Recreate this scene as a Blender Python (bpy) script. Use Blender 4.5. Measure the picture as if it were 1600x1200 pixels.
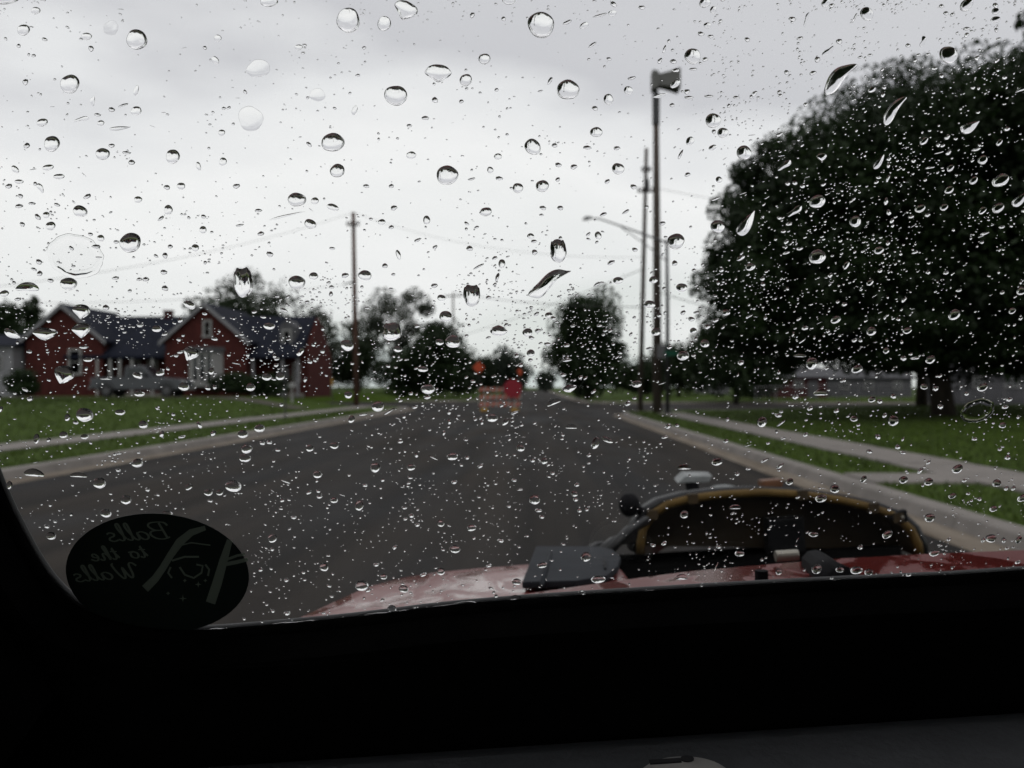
import bpy, math, random
import numpy as np
from mathutils import Vector, Matrix, Euler

R = math.radians
rnd = random.Random(7)
scene = bpy.context.scene
for o in list(bpy.data.objects):
    bpy.data.objects.remove(o)
COL = scene.collection

# ------------------------------------------------------------------ camera
F = 1378.0                      # focal length in photo pixels (1600 wide)
EYE = Vector((0, 0, 1.5))
YAW, PITCH, ROLL = R(1.66), R(0.2), R(3.8)
cd = bpy.data.cameras.new('camera')
cam = bpy.data.objects.new('camera', cd)
COL.objects.link(cam)
cam.location = EYE
cam.rotation_euler = (R(90) + PITCH, 0, YAW)
cd.sensor_width = 36
cd.lens = F / 1600 * 36
cd.clip_start = 0.02
cd.clip_end = 3000
cd.dof.use_dof = True
cd.dof.focus_distance = 0.40
cd.dof.aperture_fstop = 14.0
scene.camera = cam
CM = Matrix.Translation(EYE) @ Euler(cam.rotation_euler).to_matrix().to_4x4()

# ------------------------------------------------------------------ world, sun
W = bpy.data.worlds.new('World')
scene.world = W
W.use_nodes = True
wn, wl = W.node_tree.nodes, W.node_tree.links
wn.clear()
w_out = wn.new('ShaderNodeOutputWorld')
w_bg = wn.new('ShaderNodeBackground')
w_bg.inputs['Strength'].default_value = 0.1
sky = wn.new('ShaderNodeTexSky')
sky.sky_type = 'NISHITA'
sky.sun_disc = False
sky.sun_elevation = R(55)
sky.sun_rotation = R(200)
tc = wn.new('ShaderNodeTexCoord')
sep = wn.new('ShaderNodeSeparateXYZ')
wl.new(tc.outputs['Generated'], sep.inputs[0])
mp = wn.new('ShaderNodeMapping')
mp.inputs['Scale'].default_value = (1.6, 1.6, 5.0)
mp.inputs['Location'].default_value = (0.35, 0.1, 0.2)
wl.new(tc.outputs['Generated'], mp.inputs[0])
nz = wn.new('ShaderNodeTexNoise')
nz.inputs['Scale'].default_value = 1.7
nz.inputs['Detail'].default_value = 5
nz.inputs['Roughness'].default_value = 0.45
wl.new(mp.outputs[0], nz.inputs['Vector'])
ma = wn.new('ShaderNodeMath'); ma.operation = 'MULTIPLY_ADD'
ma.inputs[1].default_value = 0.40
wl.new(nz.outputs['Fac'], ma.inputs[0])
sb = wn.new('ShaderNodeMath'); sb.operation = 'SUBTRACT'
sb.inputs[1].default_value = 0.20
wl.new(sep.outputs['Z'], sb.inputs[0])
wl.new(sb.outputs[0], ma.inputs[2])
rp = wn.new('ShaderNodeValToRGB')
el = rp.color_ramp.elements
el[0].position = 0.0; el[0].color = (.60, .66, .65, 1)
el[1].position = 1.0; el[1].color = (1.0, 1.0, 1.02, 1)
for p, c in ((.03, (.70, .735, .715)), (.10, (.82, .835, .835)), (.19, (.90, .905, .905)), (.27, (.79, .80, .815)),
             (.34, (.60, .605, .635)), (.50, (.64, .645, .67)), (.68, (.95, .95, .98))):
    e = el.new(p); e.color = (*c, 1)
wl.new(ma.outputs[0], rp.inputs[0])
sc10 = wn.new('ShaderNodeMix'); sc10.data_type = 'RGBA'; sc10.blend_type = 'MULTIPLY'
sc10.inputs['Factor'].default_value = 1
sc10.inputs['B'].default_value = (11.2, 11.2, 11.2, 1)
wl.new(rp.outputs[0], sc10.inputs['A'])
mx = wn.new('ShaderNodeMix'); mx.data_type = 'RGBA'
mx.inputs['Factor'].default_value = 0.96          # closed cloud deck over the clear sky
wl.new(sky.outputs[0], mx.inputs['A'])
wl.new(sc10.outputs['Result'], mx.inputs['B'])
wl.new(mx.outputs['Result'], w_bg.inputs['Color'])
wl.new(w_bg.outputs[0], w_out.inputs[0])

sl = bpy.data.lights.new('sun', 'SUN')
sl.energy = 0.5
sl.angle = R(40)
sl.color = (1, .98, .95)
so = bpy.data.objects.new('sun', sl)
COL.objects.link(so)
so.rotation_euler = (R(35), 0, R(20))

scene.view_settings.view_transform = 'Standard'
scene.view_settings.look = 'None'
scene.view_settings.exposure = 0
scene.view_settings.gamma = 1
scene.view_settings.use_curve_mapping = False
cy = scene.cycles
cy.max_bounces = 14
cy.transmission_bounces = 12
cy.glossy_bounces = 5
cy.diffuse_bounces = 3
cy.caustics_refractive = True
cy.caustics_reflective = True
cy.blur_glossy = 0.3

# ------------------------------------------------------------------ pixel helpers (only used to size real geometry)
def ray(px, py):
    d = Vector(((px - 800) / F, (600 - py) / F, -1.0))
    return (CM.to_3x3() @ d)

def at(px, py, Y):
    """point of the photo pixel on the vertical plane world y = Y"""
    d = ray(px, py)
    return EYE + d * (Y / d.y)

def gx(px, Y):
    return at(px, 605, Y).x

CAR = Matrix.Translation(EYE) @ Matrix.Rotation(YAW, 4, 'Z') @ Matrix.Rotation(-ROLL, 4, 'Y') @ Matrix.Translation((0, 0, -1.5))
CARI = CAR.inverted()
def cray(px, py):
    return CARI.to_3x3() @ ray(px, py)
def cp(px, py, d):
    """car-space point at forward distance d"""
    r = cray(px, py)
    return EYE + r * (d / r.y)

# ------------------------------------------------------------------ materials
def mat(name, col, rough=.6, spec=.5, metal=0, noise=0, nscale=5, col2=None, bump=0, bscale=40, coat=0, stretch=None, detail=5):
    m = bpy.data.materials.new(name); m.use_nodes = True
    nt = m.node_tree; n, l = nt.nodes, nt.links
    b = n['Principled BSDF']
    b.inputs['Base Color'].default_value = (*col, 1)
    b.inputs['Roughness'].default_value = rough
    b.inputs['Specular IOR Level'].default_value = spec
    b.inputs['Metallic'].default_value = metal
    b.inputs['Coat Weight'].default_value = coat
    t = n.new('ShaderNodeTexCoord')
    src = t.outputs['Object']
    if stretch:
        q = n.new('ShaderNodeMapping'); q.inputs['Scale'].default_value = stretch
        l.new(src, q.inputs[0]); src = q.outputs[0]
    if noise or col2:
        x = n.new('ShaderNodeTexNoise'); x.inputs['Scale'].default_value = nscale; x.inputs['Detail'].default_value = detail
        x.inputs['Roughness'].default_value = .65
        l.new(src, x.inputs['Vector'])
        r = n.new('ShaderNodeValToRGB')
        c2 = col2 or tuple(c * (1 - noise) for c in col)
        c1 = col if col2 else tuple(min(1, c * (1 + noise)) for c in col)
        r.color_ramp.elements[0].position = .33; r.color_ramp.elements[0].color = (*c2, 1)
        r.color_ramp.elements[1].position = .67; r.color_ramp.elements[1].color = (*c1, 1)
        l.new(x.outputs['Fac'], r.inputs[0]); l.new(r.outputs[0], b.inputs['Base Color'])
    if bump:
        y = n.new('ShaderNodeTexNoise'); y.inputs['Scale'].default_value = bscale; y.inputs['Detail'].default_value = 4
        l.new(src, y.inputs['Vector'])
        bp = n.new('ShaderNodeBump'); bp.inputs['Strength'].default_value = bump; bp.inputs['Distance'].default_value = .02
        l.new(y.outputs['Fac'], bp.inputs['Height']); l.new(bp.outputs[0], b.inputs['Normal'])
    return m

def leafmat(name, c1, c2, trans=.25):
    m = bpy.data.materials.new(name); m.use_nodes = True
    n, l = m.node_tree.nodes, m.node_tree.links
    b = n['Principled BSDF']; out = n['Material Output']
    b.inputs['Roughness'].default_value = .55; b.inputs['Specular IOR Level'].default_value = .25
    t = n.new('ShaderNodeTexCoord'); x = n.new('ShaderNodeTexNoise')
    x.inputs['Scale'].default_value = .55; x.inputs['Detail'].default_value = 4
    l.new(t.outputs['Object'], x.inputs['Vector'])
    r = n.new('ShaderNodeValToRGB')
    r.color_ramp.elements[0].position = .35; r.color_ramp.elements[0].color = (*c2, 1)
    r.color_ramp.elements[1].position = .65; r.color_ramp.elements[1].color = (*c1, 1)
    l.new(x.outputs['Fac'], r.inputs[0]); l.new(r.outputs[0], b.inputs['Base Color'])
    tr = n.new('ShaderNodeBsdfTranslucent'); l.new(r.outputs[0], tr.inputs['Color'])
    mx = n.new('ShaderNodeMixShader'); mx.inputs[0].default_value = trans
    l.new(b.outputs[0], mx.inputs[1]); l.new(tr.outputs[0], mx.inputs[2]); l.new(mx.outputs[0], out.inputs['Surface'])
    return m

def glassmat(name, ior, col=(1, 1, 1)):
    m = bpy.data.materials.new(name); m.use_nodes = True
    n, l = m.node_tree.nodes, m.node_tree.links
    n.remove(n['Principled BSDF'])
    g = n.new('ShaderNodeBsdfGlass'); g.inputs['IOR'].default_value = ior; g.inputs['Roughness'].default_value = 0
    g.inputs['Color'].default_value = (*col, 1)
    l.new(g.outputs[0], n['Material Output'].inputs['Surface'])
    return m

M = dict(
    grass=mat('lawn_grass', (.046, .074, .010), .9, .06, col2=(.023, .040, .005), nscale=2.2, bump=.6, bscale=30),
    blade=leafmat('grass_blade', (.050, .078, .010), (.026, .044, .005), .3),
    asphalt=mat('wet_asphalt', (.034, .028, .023), .85, .10, col2=(.0125, .0118, .0120), nscale=.7, bump=.5, bscale=60, stretch=(1.2, .22, 1), detail=9),
    concrete=mat('concrete', (.20, .182, .168), .85, .2, col2=(.135, .124, .114), nscale=1.3, bump=.25, bscale=25, detail=8),
    gutter=mat('gutter_concrete', (.185, .158, .128), .85, .2, col2=(.075, .056, .038), nscale=.9, bump=.25, bscale=25, stretch=(3, .5, 1), detail=8),
    gravel=mat('pale_gravel', (.085, .078, .066), .95, .1, col2=(.05, .045, .036), nscale=2),
    bark=mat('bark', (.032, .026, .020), .9, .2, noise=.5, nscale=6, bump=.8, bscale=12, stretch=(1, 1, .2)),
    leaf_dark=leafmat('leaf_dark', (.018, .036, .009), (.008, .017, .005)),
    leaf_mid=leafmat('leaf_mid', (.020, .034, .012), (.011, .020, .007)),
    leaf_pale=leafmat('leaf_pale', (.040, .050, .030), (.022, .030, .018)),
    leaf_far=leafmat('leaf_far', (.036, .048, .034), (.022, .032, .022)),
    brick=mat('red_brick', (.074, .022, .019), .9, .08, col2=(.040, .013, .012), nscale=3),
    roof=mat('slate_roof', (.0085, .0105, .018), .85, .1, noise=.35, nscale=3),
    white=mat('white_paint', (.24, .24, .235), .7, .2, noise=.12, nscale=3),
    siding=mat('pale_siding', (.19, .19, .20), .8, .2, noise=.1, nscale=3),
    dim=mat('grey_siding', (.075, .075, .08), .85, .15, noise=.2, nscale=2),
    barn=mat('barn_red', (.05, .010, .010), .85, .2, noise=.3, nscale=2),
    pane=mat('window_pane', (.012, .014, .017), .08, .6),
    dark=mat('dark_recess', (.012, .012, .013), .8, .2),
    wood=mat('pole_wood', (.060, .048, .040), .85, .2, noise=.35, nscale=4, stretch=(3, 3, .3), bump=.5, bscale=20),
    redwood=mat('pole_wood_reddish', (.075, .040, .030), .85, .2, noise=.35, nscale=4, stretch=(3, 3, .3), bump=.5, bscale=20),
    steel=mat('grey_steel', (.16, .16, .165), .5, .5, .4, noise=.2),
    darksteel=mat('dark_steel', (.035, .036, .038), .5, .5, .3, noise=.2),
    sirenm=mat('siren_paint', (.11, .11, .105), .6, .3, noise=.2),
    wire=mat('cable', (.02, .02, .02), .7, .2, noise=.1),
    orange=mat('traffic_orange', (.38, .055, .018), .6, .3, noise=.1),
    signred=mat('sign_red', (.20, .008, .018), .55, .3, noise=.1),
    rail_w=mat('rail_white', (.25, .24, .22), .6, .3, noise=.1),
    yellowbase=mat('yellow_sandbag', (.30, .17, .03), .8, .2, noise=.2),
    green=mat('sign_green', (.008, .075, .045), .5, .3, noise=.1),
    truck=mat('silver_paint', (.042, .045, .052), .4, .4, .2, noise=.05, coat=.5),
    tyre=mat('tyre_rubber', (.015, .015, .015), .85, .2, noise=.2),
    rim=mat('wheel_rim', (.09, .09, .095), .35, .5, .8, noise=.1),
    lamp=mat('lamp_lens', (.45, .45, .45), .2, .5, noise=.1),
    tail=mat('tail_lens', (.25, .01, .01), .25, .5, noise=.1),
    black=mat('black_trim', (.006, .006, .007), .8, .08, noise=.3, nscale=20),
    cabin=mat('black_cabin', (.003, .003, .003), 1, .0, noise=.3, nscale=20),
    dash=mat('dash_vinyl', (.042, .044, .047), .75, .25, noise=.12, nscale=60, bump=.15, bscale=220),
    gasket=mat('rubber_gasket', (.012, .013, .014), .5, .4, noise=.3, nscale=30),
    blackgloss=mat('black_gloss', (.006, .006, .007), .4, .25, noise=.2, nscale=20),
    hatch=mat('blue_grey_plate', (.016, .018, .022), .75, .12, noise=.25, nscale=9),
    rim_y=mat('yellow_trim', (.115, .070, .017), .7, .2, col2=(.060, .036, .009), nscale=14),
    mouth=mat('mouth_brown', (.032, .021, .009), .6, .3, noise=.5, nscale=12),
    chrome=mat('dull_chrome', (.22, .21, .18), .45, .5, .6, noise=.15, nscale=40),
    whitepart_and_glint=mat('white_plastic_and_glint', (.17, .18, .18), .5, .3, noise=.5, nscale=25),
    amber=mat('brown_amber', (.11, .045, .018), .4, .5, noise=.3, nscale=20),
    sticker=mat('sticker_black', (.0035, .0075, .0055), .55, .3, noise=.2, nscale=60),
    brushed=mat('brushed_metal', (.34, .33, .31), .45, .5, .75, noise=.12, nscale=60, bump=.1, bscale=300),
    water=glassmat('rain_water', 1.333),
    glass=glassmat('windscreen_glass', 1.48, (.985, .985, .98)),
)
# asphalt: grain, blotches, wheel tracks along the lane, darker and smoother where the water lies
def road_mat():
    m = bpy.data.materials.new('wet_asphalt'); m.use_nodes = True
    n, l = m.node_tree.nodes, m.node_tree.links
    b = n['Principled BSDF']; t = n.new('ShaderNodeTexCoord')
    def noise(scale, stretch, detail, lo, hi, dist=0):
        q = n.new('ShaderNodeMapping'); q.inputs['Scale'].default_value = stretch; l.new(t.outputs['Object'], q.inputs[0])
        x = n.new('ShaderNodeTexNoise'); x.inputs['Scale'].default_value = scale; x.inputs['Detail'].default_value = detail; x.inputs['Distortion'].default_value = dist
        l.new(q.outputs[0], x.inputs['Vector'])
        r = n.new('ShaderNodeMapRange'); r.inputs[1].default_value = lo; r.inputs[2].default_value = hi; l.new(x.outputs['Fac'], r.inputs[0])
        return r.outputs[0], x.outputs['Fac']
    blot, _ = noise(.45, (1, .3, 1), 6, .36, .66, .6)
    track, _ = noise(1.5, (1, .03, 1), 4, .38, .64)
    grain, g0 = noise(55, (1, 1, 1), 3, .3, .7)
    def mix(f, a, c):
        k = n.new('ShaderNodeMix'); k.data_type = 'RGBA'
        l.new(f, k.inputs['Factor'])
        for nm, v in (('A', a), ('B', c)):
            if isinstance(v, tuple): k.inputs[nm].default_value = (*v, 1)
            else: l.new(v, k.inputs[nm])
        return k.outputs['Result']
    dry = mix(track, (.018, .0160, .0142), (.034, .0290, .0245))
    wet = mix(track, (.0080, .0080, .0086), (.017, .0150, .0138))
    c = mix(blot, wet, dry)
    k = n.new('ShaderNodeMix'); k.data_type = 'RGBA'; k.blend_type = 'MULTIPLY'; k.inputs['Factor'].default_value = .5
    gr = mix(grain, (.55, .55, .55), (1.3, 1.3, 1.3)); l.new(c, k.inputs['A']); l.new(gr, k.inputs['B']); l.new(k.outputs['Result'], b.inputs['Base Color'])
    rr_ = n.new('ShaderNodeMapRange'); l.new(blot, rr_.inputs[0]); rr_.inputs[3].default_value = .68; rr_.inputs[4].default_value = .95; l.new(rr_.outputs[0], b.inputs['Roughness'])
    b.inputs['Specular IOR Level'].default_value = .075
    bp = n.new('ShaderNodeBump'); bp.inputs['Strength'].default_value = .5; bp.inputs['Distance'].default_value = .015
    l.new(g0, bp.inputs['Height']); l.new(bp.outputs[0], b.inputs['Normal'])
    return m
M['asphalt'] = road_mat()
# wet red paint with beaded water patches that mirror the sky
def red_paint():
    m = bpy.data.materials.new('wet_red_paint'); m.use_nodes = True
    n, l = m.node_tree.nodes, m.node_tree.links
    b = n['Principled BSDF']
    b.inputs['Base Color'].default_value = (.125, .017, .0155, 1)
    b.inputs['Specular IOR Level'].default_value = .5
    b.inputs['Coat Weight'].default_value = .36
    b.inputs['Coat Roughness'].default_value = .16
    t = n.new('ShaderNodeTexCoord'); q = n.new('ShaderNodeMapping'); q.inputs['Scale'].default_value = (26, 15, 15)
    q.inputs['Rotation'].default_value = (0, 0, .35)
    l.new(t.outputs['Object'], q.inputs[0])
    x = n.new('ShaderNodeTexNoise'); x.inputs['Scale'].default_value = 1.0; x.inputs['Detail'].default_value = 5
    x.inputs['Distortion'].default_value = 1.2
    l.new(q.outputs[0], x.inputs['Vector'])
    r = n.new('ShaderNodeMapRange'); r.inputs[1].default_value = .46; r.inputs[2].default_value = .56
    r.inputs[3].default_value = .12; r.inputs[4].default_value = .5
    l.new(x.outputs['Fac'], r.inputs[0]); l.new(r.outputs[0], b.inputs['Roughness'])
    bp = n.new('ShaderNodeBump'); bp.inputs['Strength'].default_value = .3; bp.inputs['Distance'].default_value = .003
    l.new(x.outputs['Fac'], bp.inputs['Height']); l.new(bp.outputs[0], b.inputs['Normal'])
    l.new(bp.outputs[0], b.inputs['Coat Normal'])
    return m
M['red'] = red_paint()

# translucent pale print of the sticker
def print_mat():
    m = bpy.data.materials.new('sticker_print'); m.use_nodes = True
    n, l = m.node_tree.nodes, m.node_tree.links
    d = n.new('ShaderNodeBsdfDiffuse'); d.inputs['Color'].default_value = (.115, .135, .108, 1)
    t = n.new('ShaderNodeBsdfTranslucent'); t.inputs['Color'].default_value = (.030, .034, .027, 1)
    a = n.new('ShaderNodeAddShader'); n.remove(n['Principled BSDF'])
    l.new(d.outputs[0], a.inputs[0]); l.new(t.outputs[0], a.inputs[1]); l.new(a.outputs[0], n['Material Output'].inputs['Surface'])
    return m
M['print'] = print_mat()

# ------------------------------------------------------------------ mesh builder
class MB:
    def __init__(s): s.v = []; s.f = []
    def box(s, c, size, rz=0):
        cx, cy_, cz = c; a, b, h = (k / 2 for k in size)
        i = len(s.v); ca, sa = math.cos(rz), math.sin(rz)
        for dz in (-h, h):
            for dx, dy in ((-a, -b), (a, -b), (a, b), (-a, b)):
                s.v.append((cx + dx * ca - dy * sa, cy_ + dx * sa + dy * ca, cz + dz))
        s.f += [(i+3, i+2, i+1, i), (i+4, i+5, i+6, i+7)] + [(i+k, i+(k+1) % 4, i+4+(k+1) % 4, i+4+k) for k in range(4)]
        return s
    def tube(s, pts, rad, n=10, cap=True):
        pts = [Vector(p) for p in pts]
        if not hasattr(rad, '__len__'): rad = [rad] * len(pts)
        i0 = len(s.v)
        ref = None
        for k, p in enumerate(pts):
            t = (pts[min(k+1, len(pts)-1)] - pts[max(k-1, 0)]).normalized()
            if ref is None:
                ref = t.orthogonal().normalized()
            ref = (ref - t * ref.dot(t)).normalized()
            bi = t.cross(ref)
            for j in range(n):
                a = 2 * math.pi * j / n
                s.v.append(tuple(p + (ref * math.cos(a) + bi * math.sin(a)) * rad[k]))
        for k in range(len(pts) - 1):
            for j in range(n):
                a, b = i0 + k*n + j, i0 + k*n + (j+1) % n
                s.f.append((a, b, b + n, a + n))
        if cap:
            s.f.append(tuple(reversed(range(i0, i0 + n))))
            s.f.append(tuple(range(i0 + (len(pts)-1)*n, i0 + len(pts)*n)))
        return s
    def prism(s, poly, off):
        """polygon (3D points) extruded by the vector off"""
        i, n = len(s.v), len(poly); off = Vector(off)
        s.v += [tuple(Vector(p)) for p in poly] + [tuple(Vector(p) + off) for p in poly]
        s.f += [tuple(reversed(range(i, i+n))), tuple(range(i+n, i+2*n))]
        s.f += [(i+k, i+(k+1) % n, i+n+(k+1) % n, i+n+k) for k in range(n)]
        return s
    def loft(s, loops, close=False, cap=True):
        i, n = len(s.v), len(loops[0])
        for L in loops: s.v += [tuple(p) for p in L]
        m = n if close else n - 1
        for k in range(len(loops) - 1):
            for j in range(m):
                a, b = i + k*n + j, i + k*n + (j+1) % n
                s.f.append((a, b, b + n, a + n))
        if close and cap:
            s.f.append(tuple(reversed(range(i, i+n)))); s.f.append(tuple(range(i + (len(loops)-1)*n, i + len(loops)*n)))
        return s
    def ball(s, c, r, n=10, m=6):
        loops = []
        rx, ry, rz = (r, r, r) if not hasattr(r, '__len__') else r
        for k in range(1, m):
            a = math.pi * k / m
            loops.append([(c[0] + rx*math.sin(a)*math.cos(2*math.pi*j/n), c[1] + ry*math.sin(a)*math.sin(2*math.pi*j/n), c[2] - rz*math.cos(a)) for j in range(n)])
        return s.loft(loops, True)
    def build(s, name, m, parent=None, smooth=False, bevel=0, fix=True):
        me = bpy.data.meshes.new(name); me.from_pydata(s.v, [], s.f); me.materials.append(m)
        if fix:
            import bmesh
            bm = bmesh.new(); bm.from_mesh(me); bmesh.ops.recalc_face_normals(bm, faces=bm.faces)
            if bevel:
                bmesh.ops.bevel(bm, geom=[e for e in bm.edges if e.calc_face_angle(0) > .5], offset=bevel, segments=2, affect='EDGES', profile=.7)
            bm.to_mesh(me); bm.free()
        if smooth:
            for p in me.polygons: p.use_smooth = True
        o = bpy.data.objects.new(name, me); COL.objects.link(o)
        if parent is not None: o.parent = parent
        return o

def raw_mesh(name, V, Fc, m, parent=None, smooth=False):
    """numpy verts, faces of one size"""
    me = bpy.data.meshes.new(name)
    nv, nf, k = len(V), len(Fc), Fc.shape[1]
    me.vertices.add(nv); me.vertices.foreach_set('co', np.asarray(V, np.float32).ravel())
    me.loops.add(nf * k); me.loops.foreach_set('vertex_index', np.asarray(Fc, np.int32).ravel())
    me.polygons.add(nf); me.polygons.foreach_set('loop_start', np.arange(0, nf*k, k, dtype=np.int32))
    me.polygons.foreach_set('loop_total', np.full(nf, k, np.int32))
    if smooth: me.polygons.foreach_set('use_smooth', np.ones(nf, bool))
    me.update(calc_edges=True); me.validate()
    me.materials.append(m)
    o = bpy.data.objects.new(name, me); COL.objects.link(o)
    if parent is not None: o.parent = parent
    return o

def thing(name, label, cat, loc=(0, 0, 0), rz=0, group=None):
    o = bpy.data.objects.new(name, None); COL.objects.link(o)
    o.location = loc; o.rotation_euler = (0, 0, rz); o.empty_display_size = .2
    o['label'] = label; o['category'] = cat
    if group: o['group'] = group
    return o
def tag(o, label=None, cat=None, kind=None, group=None):
    if label: o['label'] = label
    if cat: o['category'] = cat
    if kind: o['kind'] = kind
    if group: o['group'] = group
    return o
def sroot(name, label=None):
    o = bpy.data.objects.new(name, None); COL.objects.link(o); o['kind'] = 'structure'
    if label: o['label'] = label
    return o

# ------------------------------------------------------------------ terrain
def smooth(a, b, x):
    t = min(1, max(0, (x - a) / (b - a))); return t*t*(3 - 2*t)
def gz(x, y):
    z = .15
    if x < -12.6:
        z += .72 * smooth(-12.8, -19, x) * smooth(-10, 25, y)
    if x > 8:
        z += .35 * smooth(9, 24, x)
    if y > 80: z += .25 * smooth(88, 140, y)
    return z - .01 + .015 * math.sin(x*.9) * math.sin(y*.7 + x*.3) * (1 if (x > 8 or x < -13) else 0)

LE, RE = -8.1, 3.95              # asphalt edges
def arc(cx, cy_, r, a0, a1, n=10):
    return [(cx + r*math.cos(R(a0 + (a1-a0)*k/n)), cy_ + r*math.sin(R(a0 + (a1-a0)*k/n))) for k in range(n+1)]
near_left = [(LE, -30), (LE, 58)] + arc(LE-6, 58, 6, 0, 90)[1:] + [(-160, 64)]
far_left = [(-160, 88)] + [(-12, 88)] + arc(-12, 94, 6, -90, 0)[1:] + [(-6, 420)]
near_right = [(RE, -30), (RE, 46)] + arc(RE+8, 46, 8, 180, 90)[1:] + [(160, 54)]
far_right = [(160, 80)] + [(10, 80)] + arc(10, 86, 6, 270, 180)[1:] + [(4, 420)]
road_poly = near_left + far_left + far_right[::-1] + near_right[::-1]
rpx = np.array(road_poly)
def in_poly(x, y, P):
    c = np.zeros(x.shape, bool); n = len(P)
    for i in range(n):
        x1, y1 = P[i]; x2, y2 = P[(i+1) % n]
        if y1 == y2: continue
        k = (y1 > y) != (y2 > y)
        c ^= k & (x < (x2-x1)*(y-y1)/(y2-y1) + x1)
    return c
K = .62
xs = np.unique(np.concatenate([np.arange(-60, 60.1, .75), np.array([LE-K, LE-K-.02, RE+K, RE+K+.02]), np.arange(-400, -60, 20), np.arange(80, 401, 20), [-1500., 1500.]]))
ys = np.unique(np.concatenate([np.arange(-20, 110.1, .75), np.arange(-200, -20, 20), np.arange(130, 500, 20), [1800.]]))
# keep the sample columns that would blur the kerb edge out of it
xs = np.array([x for x in xs if not (abs(x-(LE-K)) < .35 and abs(x-(LE-K)) > .021) and not (abs(x-(RE+K)) < .35 and abs(x-(RE+K)) > .021)])
X, Y = np.meshgrid(xs, ys)
# shrink test: shift sample points towards the road by K
inside = np.zeros(X.shape, bool)
for dx, dy in ((0, 0), (K, 0), (-K, 0), (0, K), (0, -K)):
    inside |= in_poly(X + dx*1.008, Y + dy*1.008, road_poly)
Z = np.array([[gz(x, y) for x in xs] for y in ys])
Z[inside] = -.12
V = np.stack([X.ravel(), Y.ravel(), Z.ravel()], 1)
nx, ny = len(xs), len(ys)
ii = (np.arange(ny-1)[:, None]*nx + np.arange(nx-1)[None]).ravel()
Fc = np.stack([ii, ii+1, ii+1+nx, ii+nx], 1)
g = raw_mesh('ground', V, Fc, M['grass'], smooth=True); g['kind'] = 'structure'

mb = MB(); mb.v = [(x, y, 0) for x, y in road_poly]; mb.f = [tuple(range(len(road_poly)))]
import bmesh
me = bpy.data.meshes.new('road'); me.from_pydata(mb.v, [], mb.f)
bm = bmesh.new(); bm.from_mesh(me); bmesh.ops.triangulate(bm, faces=bm.faces); bmesh.ops.recalc_face_normals(bm, faces=bm.faces)
for f in bm.faces:
    if f.normal.z < 0: f.normal_flip()
bm.to_mesh(me); bm.free(); me.materials.append(M['asphalt'])
road = bpy.data.objects.new('road', me); COL.objects.link(road); road['kind'] = 'structure'

# kerbs: gutter pan + kerb, cast in sections
def kerb(path, side, name_label):
    root = sroot('kerb')
    P = [Vector((x, y)) for x, y in path]
    def offs(pts, d):
        out = []
        for k, p in enumerate(pts):
            t = (pts[min(k+1, len(pts)-1)] - pts[max(k-1, 0)]).normalized()
            out.append(p + Vector((t.y, -t.x)) * side * d)
        return out
    # resample
    L = []
    for a, b in zip(P, P[1:]):
        n = max(1, int((b-a).length / 3.0)) if (b-a).length < 120 else 12
        for k in range(n): L.append(a + (b-a)*(k/n))
    L.append(P[-1])
    prof_g = [(0, .005), (.02, .012), (.46, -.005)]
    prof_k = [(.455, -.06), (.455, -.004), (.505, .128), (.53, .15), (.74, .156), (.77, .14), (.77, -.1)]
    for k in range(len(L)-1):
        seg = [L[k], L[k+1]]
        t = (seg[1]-seg[0]).normalized()
        q = [seg[0] + t*.006, seg[1] - t*.006] if k < 40 else seg
        # use mitred offsets so the corners stay closed
        for prof, nm, mm in ((prof_g, 'gutter_slab', M['gutter']), (prof_k, 'kerb_stone', M['concrete'])):
            b = MB(); loops = []
            for e in (0, 1):
                idx = k + e
                tt = (L[min(idx+1, len(L)-1)] - L[max(idx-1, 0)]).normalized()
                nrm = Vector((tt.y, -tt.x)) * side
                loops.append([(*(q[e] + nrm*d), z) for d, z in prof])
            loops = [l + [(l[-1][0], l[-1][1], -.1), (l[0][0], l[0][1], -.1)] for l in loops]
            b.loft(loops, True)
            b.build(nm, mm, root)
    return root
kerb(near_left, -1, '')
kerb(near_right, 1, '')
kerb(far_left, -1, '')
kerb(far_right, 1, '')

def walk(name, x0, x1, y0, y1, step):
    root = sroot(name)
    y = y0
    proto = None
    while y < y1 - .01:
        cx = (x0+x1)/2; zz = .175
        b = MB().box((0, 0, 0), (x1-x0, step-.012, .12))
        if proto is None:
            proto = b.build('slab', M['concrete'], root, bevel=.008); o = proto
        else:
            o = proto.copy(); COL.objects.link(o); o.parent = root
        o.location = (cx, y + step/2, zz - .06 + rnd.uniform(-.006, .006))
        o.rotation_euler = (rnd.uniform(-.004, .004), rnd.uniform(-.004, .004), 0)
        y += step
    return root
walk('sidewalk', 6.2, 7.55, 3, 46, 1.4)
walk('sidewalk', -12.55, -11.25, 6, 61, 1.4)
path = sroot('garden_path')
for k in range(1):
    MB().box((5.46, 13.2, .113), (1.44, 1.25, .12)).build('slab', M['concrete'], path, bevel=.008)
# pale drive in front of the brick house
V = []; Fq = []
xs2 = np.arange(-75, -13.5, 1.0)
for k, x in enumerate(xs2):
    for y in (50.2, 51.4, 52.6, 53.6):
        V.append((x, y + .3*math.sin(x*.3), gz(x, y) + .03))
for k in range(len(xs2)-1):
    for j in range(3):
        Fq.append((k*4+j, k*4+4+j, k*4+5+j, k*4+1+j))
dr = raw_mesh('driveway', np.array(V), np.array(Fq), M['gravel']); dr['kind'] = 'structure'

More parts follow.
